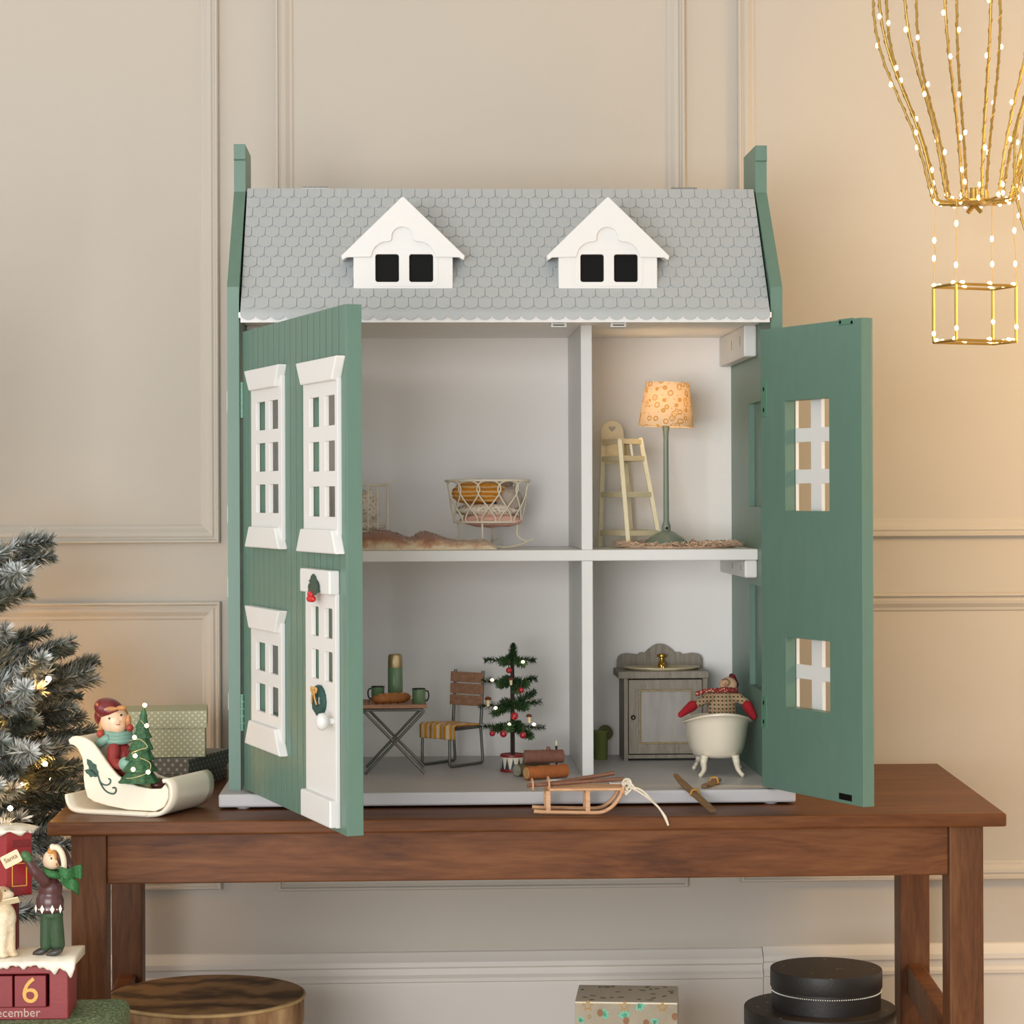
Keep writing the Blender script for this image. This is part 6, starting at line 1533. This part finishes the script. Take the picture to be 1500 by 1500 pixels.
# dog
dgm = NT('dog_fur'); k = dgm
n1 = k.n('ShaderNodeTexNoise', Scale=55.0, Detail=4.0); k.l(k.coord(), n1.inputs['Vector'])
k.l(k.ramp(n1.outputs['Fac'], [(.40, '#E6D8BC'), (.58, '#D6C09C'), (.74, '#A8794C')]), k.b.inputs['Base Color']); k.b.inputs['Roughness'].default_value = .6
n2 = k.n('ShaderNodeTexNoise', Scale=400.0); k.l(k.coord(), n2.inputs['Vector']); k.bump(n2.outputs['Fac'], .8, .001)
Yd = YC + .012; dp = lambda px, py, dy=0: P(px, py, Yd + dy)
def dz_(p, z): p = Vector(p); p.z = z; return p
blob('dog', [(dp(6, 1345), (18 * s, 14 * s, 24 * s)), (dp(-8, 1375, .012), (18 * s, 15 * s, 24 * s)), (dp(4, 1313), (14 * s, 13 * s, 15 * s)), (dp(11, 1311, -.004), (10 * s, 8 * s, 8 * s)), (dp(-4, 1318, -.006), (5 * s, 5 * s, 13 * s)), (dz_(dp(5, 1405, -.006), zsn + 4.5 * s), (9 * s, 8 * s, 4.5 * s)), (dz_(dp(20, 1401, -.002), zsn + 4.5 * s), (7.5 * s, 7 * s, 4.5 * s)), (dz_(dp(-14, 1400, .0), zsn + 5 * s), (12 * s, 10 * s, 5 * s))],
     [(dp(8, 1340, -.004), dz_(dp(2, 1400, -.004), zsn + 7 * s), 9 * s, 6.5 * s), (dp(15, 1345, 0), dz_(dp(17, 1396, 0), zsn + 7 * s), 8 * s, 6 * s)], k.m, cal, .0013)
blob('dog_ear', [(dp(-3, 1312, -.0115), (5.5 * s, 3 * s, 12 * s))], [], mat('dog_ear', '#B98A60', .6, var=.15), cal, .001)
MB().ball(dp(17, 1303.5, -.006), (2.6 * s, 2.4 * s, 2.2 * s), 10, 6).build('dog_nose', mat('nose_dark', '#3A2A22', .3), cal, smooth=180)
MB().ball(dp(7.5, 1305, -.0125), (1.3 * s, .9 * s, 1.5 * s), 8, 6).build('dog_eye', MATS['eye_dark2'], cal, smooth=180)
q = dp(16, 1320, -.010); Md = frame(q, (math.cos(R(14)), -.3, math.sin(R(14))), (-math.sin(R(14)) * .3, -.75, .55))
shape_obj('dog_letter', [rrect(-13 * s, 13 * s, -7 * s, 7 * s, 1.5 * s)], .0014, Md, paper, cal, bev=.0003)
# ================================================================== BIG FROSTED TREE
TX, TY = P(-95, 1100, -.02).x, -.03
tree = thing('frosted_tree', (TX, TY, 0), 'large snow frosted christmas tree with warm lights at the left edge', 'christmas tree')
bark = mat('tree_bark', '#4A382A', .85, var=.2, scale=80, bump=.4)
MB().tube([(TX, TY, .0 + .01 * 0), (TX, TY, .5), (TX, TY, 1.02)], [.022, .016, .004], 12).build('trunk', bark, tree, smooth=60)
st_ = MB(); st_.lathe([(.10, 0), (.10, .01), (.03, .03), (.026, .06)], (TX, TY, 0), 24); st_.build('stand', mat('tree_stand', '#3A3A36', .5), tree, smooth=40)
rn = random.Random(31); gl_ = ['#3E4A36', '#4C5A44', '#5A6450', '#39442F', '#6B6A50', '#5C5234']; ndl = vcol('needles_frosted', .7)
def bough(p, q, frost, nside=2, L=.0205, n=560, wd=.0009):
    p = Vector(p); q = Vector(q)
    b = needle_branch(p, q, n, L, wd, gl_, rn, sag=.03, taper=.3, frost=frost, r0=.0028, lift=.55)
    d = q - p; sdv = d.cross(Vector((0, 0, 1))).normalized()
    for i in range(nside):
        t = .35 + .4 * i / max(1, nside - 1) if nside > 1 else .5; o_ = p.lerp(q, t); sg = 1 if i % 2 else -1
        e = o_ + d * (.36 - .1 * i / max(1, nside)) + sdv * sg * d.length * .24 + Vector((0, 0, rn.uniform(-.02, .03) * d.length * 4))
        c = needle_branch(o_, e, int(n * .5), L * .9, wd, gl_, rn, frost=frost, r0=.0016, taper=.3)
        n0 = len(b.v); b.v += c.v; b.c += c.c; b.f += [tuple(k2 + n0 for k2 in f) for f in c.f]
    return b.build('bough', ndl, tree, fix=False)
vis = [ # tip px, py, Y, frost, root py
 (52, 785, .02, .55, 850), (48, 812, .04, .35, 860), (42, 838, -.08, .95, 870), (20, 852, -.05, .45, 880), (36, 930, .06, .15, 985), (8, 925, -.10, .9, 960),
 (104, 938, .03, .35, 1010), (62, 960, .0, .2, 1010), (140, 994, .05, .35, 1050), (70, 985, -.06, .75, 1040), (60, 1010, -.10, .95, 1060), (84, 1040, .02, .25, 1075),
 (90, 1052, .05, .2, 1100), (45, 1055, -.03, .2, 1100), (100, 1092, .02, .4, 1130), (62, 1095, -.09, .9, 1120), (30, 1120, -.04, .25, 1150), (85, 1125, .04, .15, 1160),
 (122, 1143, .05, .2, 1185), (22, 1155, -.12, .85, 1180), (90, 1170, .05, .12, 1205), (60, 1200, .02, .15, 1235), (30, 1200, -.10, .7, 1230), (68, 1225, .0, .75, 1250), (85, 1238, .03, .6, 1260), (40, 1260, .05, .5, 1290), (25, 1300, .06, .4, 1330), (15, 1020, -.05, .5, 1050), (12, 1090, -.06, .4, 1110), (45, 1330, .08, .5, 1350)]
for px, py, Y, frost, ry in vis:
    q = P(px, py, Y); rp = P(-95, ry, TY); bough((TX, TY, rp.z), q, frost * .8, 2 if px < 100 else 3)
for px, py, Y in ((70, 1020, .10), (95, 1075, .09), (60, 1150, .10), (100, 1160, .09), (40, 1180, .10), (75, 1200, .07), (20, 1235, .08), (10, 1010, .10), (50, 1110, .09), (5, 880, .08), (95, 985, .10)):
    rp = P(-95, py + 30, TY); bough((TX, TY, rp.z), P(px, py, Y), .12, 2)
for i in range(34):   # the rest of the crown, out of frame
    z = .22 + .74 * i / 33; a = math.pi * (.62 + .95 * ((i * .618) % 1.0)); rad = .30 * (1.08 - z) / .9 + .03
    bough((TX, TY, z + .02), (TX + rad * math.cos(a), TY + rad * .62 * math.sin(a), z - .01), rn.uniform(.2, .9), 2, n=240)
bough((TX, TY, .98), (TX, TY, 1.09), .6, 0)
tb_ = emit('tree_bulb', '#FFC06A', 260.0)
for px, py, Y in ((71, 994, -.10), (15, 1184, -.15), (66, 1119, -.02), (-20, 962, .0), (-12, 1060, -.03), (30, 1150, .02), (-30, 1120, -.06), (20, 1090, .05), (20, 1000, .16), (60, 1060, .17), (75, 1140, .16), (-10, 920, .15), (35, 1190, .17), (-40, 1030, .18), (-30, 1180, .18), (45, 975, .17), (85, 1100, .17), (0, 1120, .18)):  # rearmost bulbs are unseen extras, added behind the boughs to warm the wall
    MB().ball(P(px, py, Y), .0026, 10, 8).build('fairy_bulb', tb_, tree, smooth=180)
# ================================================================== HANGING BALLOON LIGHTS
goldw = mat('gold_wire', '#B59650', .32, metal=.8, var=.06); bulbm = emit('balloon_bulb', '#FFE2A8', 12.0); cordm = mat('hang_cord', '#C9A560', .4, metal=.5)
YBL = .06
def balloon(px, py_rim, Y, label, k=1.0, nw=14, detail=True):
    c0 = P(px, py_rim, Y); s = wpx(1, Y) * k
    o = thing('balloon_light', c0 - Vector((0, 0, 205 * s)), label, 'light', 'hanging hot air balloon lights')
    # envelope profile: radius, height above rim (px units)
    prof_ = [(30, 0), (57, 2), (60.5, 8), (66, 28), (76, 70), (92, 118), (112, 165), (130, 210), (142, 255), (147, 300), (146, 350), (136, 400), (115, 450), (85, 490), (45, 515), (6, 525)]
    nb = 0; rb = random.Random(2)
    prsp = spline([(r_, 0, h_) for r_, h_ in prof_], 3)
    for i in range(nw):
        a = 2 * math.pi * (i + .35) / nw
        pts = [c0 + Vector((p.x * s * math.cos(a), p.x * s * math.sin(a), p.z * s)) for p in prsp]
        w_ = MB().tube(pts, 2.0 * s, 6).build('rib', goldw, o, smooth=80)
        fine = []
        for j in range(0, len(pts) - 1):
            for q_ in range(4):
                t = q_ / 4; p_ = pts[j].lerp(pts[j + 1], t); ph = (j * 4 + q_) * .9; fine.append(p_ + Vector((math.cos(ph) * math.cos(a), math.cos(ph) * math.sin(a), 0)) * 2.9 * s + Vector((-math.sin(a), math.cos(a), 0)) * 2.9 * s * math.sin(ph))
        MB().tube(fine, .55 * s, 4).build('fairy_wire', cordm, w_)
        for j in range(7):
            idx = int(2 + j * 5.6 + rb.uniform(-1.5, 1.5) + (i % 2) * 2)
            if idx < len(pts) - 2:
                p_ = pts[idx] + Vector((math.cos(a), math.sin(a), 0)) * 3 * s * rb.choice((-1, 1)) + Vector((-math.sin(a), math.cos(a), 0)) * 2.5 * s * rb.choice((-1, 1))
                MB().ball(p_, (2.6 * s, 2.6 * s, 3.9 * s), 8, 6).build('bulb', bulbm, w_, smooth=180)
    hubz = MB().lathe([(3, -5), (20, -4), (30, 0), (30, 3), (6, 5), (6, 22), (0, 23)], (0, 0, 0), 24); hubz.v = [c0 + v * s for v in hubz.v]; hubz.build('hub', goldw, o, smooth=40)
    for i in range(8):
        a = 2 * math.pi * i / 8; MB().tube([c0 + Vector((20 * s * math.cos(a), 20 * s * math.sin(a), 0)), c0 + Vector((20 * s * math.cos(a), 20 * s * math.sin(a), 17 * s))], 2.2 * s, 8).build('socket', goldw, o)
    wing = MB()
    for sg in (-1, 1): wing.tube([c0 + Vector((0, 0, -3 * s)), c0 + Vector((sg * 10 * s, -3 * s, -15 * s))], 3.4 * s, 6)
    wing.build('wing_nut', goldw, o)
    # basket
    bz1, bz0 = -124 * s, -206 * s; ba, bb = 61 * s, 46 * s; rot = Matrix.Rotation(R(20), 3, 'Z')
    cr = []
    crn = [(-61, -14), (-38, 26) if False else (-40, 20), (61, 14), (40, -20)]
    crn = [(-52, -30), (52, -30), (52, 30), (-52, 30)]
    C4 = [rot @ Vector((x * s, y * s, 0)) for x, y in crn]
    for z in (bz0, bz1):
        for i in range(4):
            a_, b_ = c0 + C4[i] + Vector((0, 0, z)), c0 + C4[(i + 1) % 4] + Vector((0, 0, z))
            MB().tube([a_, b_], 2.3 * s, 6).build('basket_rail', goldw, o)
            for t in (.1, .5, .88):
                if rb.random() < .85: MB().ball(a_.lerp(b_, t + rb.uniform(-.1, .1)) + Vector((0, 0, 2.5 * s)), (3.6 * s, 2.8 * s, 2.8 * s), 8, 6).build('bulb', bulbm, o, smooth=180)
    for i in range(4):
        a_ = c0 + C4[i]; MB().tube([a_ + Vector((0, 0, bz0)), a_ + Vector((0, 0, bz1))], 2.3 * s, 6).build('basket_post', goldw, o)
        MB().ball(a_ + Vector((0, -2.5 * s, bz0 * rb.uniform(.78, .95))), (2.8 * s, 2.8 * s, 3.8 * s), 8, 6).build('bulb', bulbm, o, smooth=180)
        an = math.atan2(C4[i].y, C4[i].x); tp = c0 + Vector((57 * s * math.cos(an), 57 * s * math.sin(an), 2 * s))
        wp = [tp.lerp(a_ + Vector((0, 0, bz1)), t) + Vector((rb.uniform(-1.5, 1.5), 0, 0)) * s for t in (0, .2, .4, .6, .8, 1)]
        MB().tube(wp, .6 * s, 5).build('basket_wire', cordm, o)
        for t in (.3 + .05 * i, .78 - .04 * i):
            MB().ball(tp.lerp(a_ + Vector((0, 0, bz1)), t), (2.6 * s, 2.6 * s, 4.6 * s), 8, 6).build('bulb', bulbm, o, smooth=180)
    top = c0 + Vector((0, 0, 525 * s)); MB().tube([top, Vector((top.x, top.y, 2.5))], .0012, 6).build('hanging_cord', cordm, o)
balloon(1427, 297, YBL, 'gold wire hot air balloon light whose square basket hangs in view')
balloon(1636, 548, -.07, 'gold wire balloon light cut off by the right picture edge')
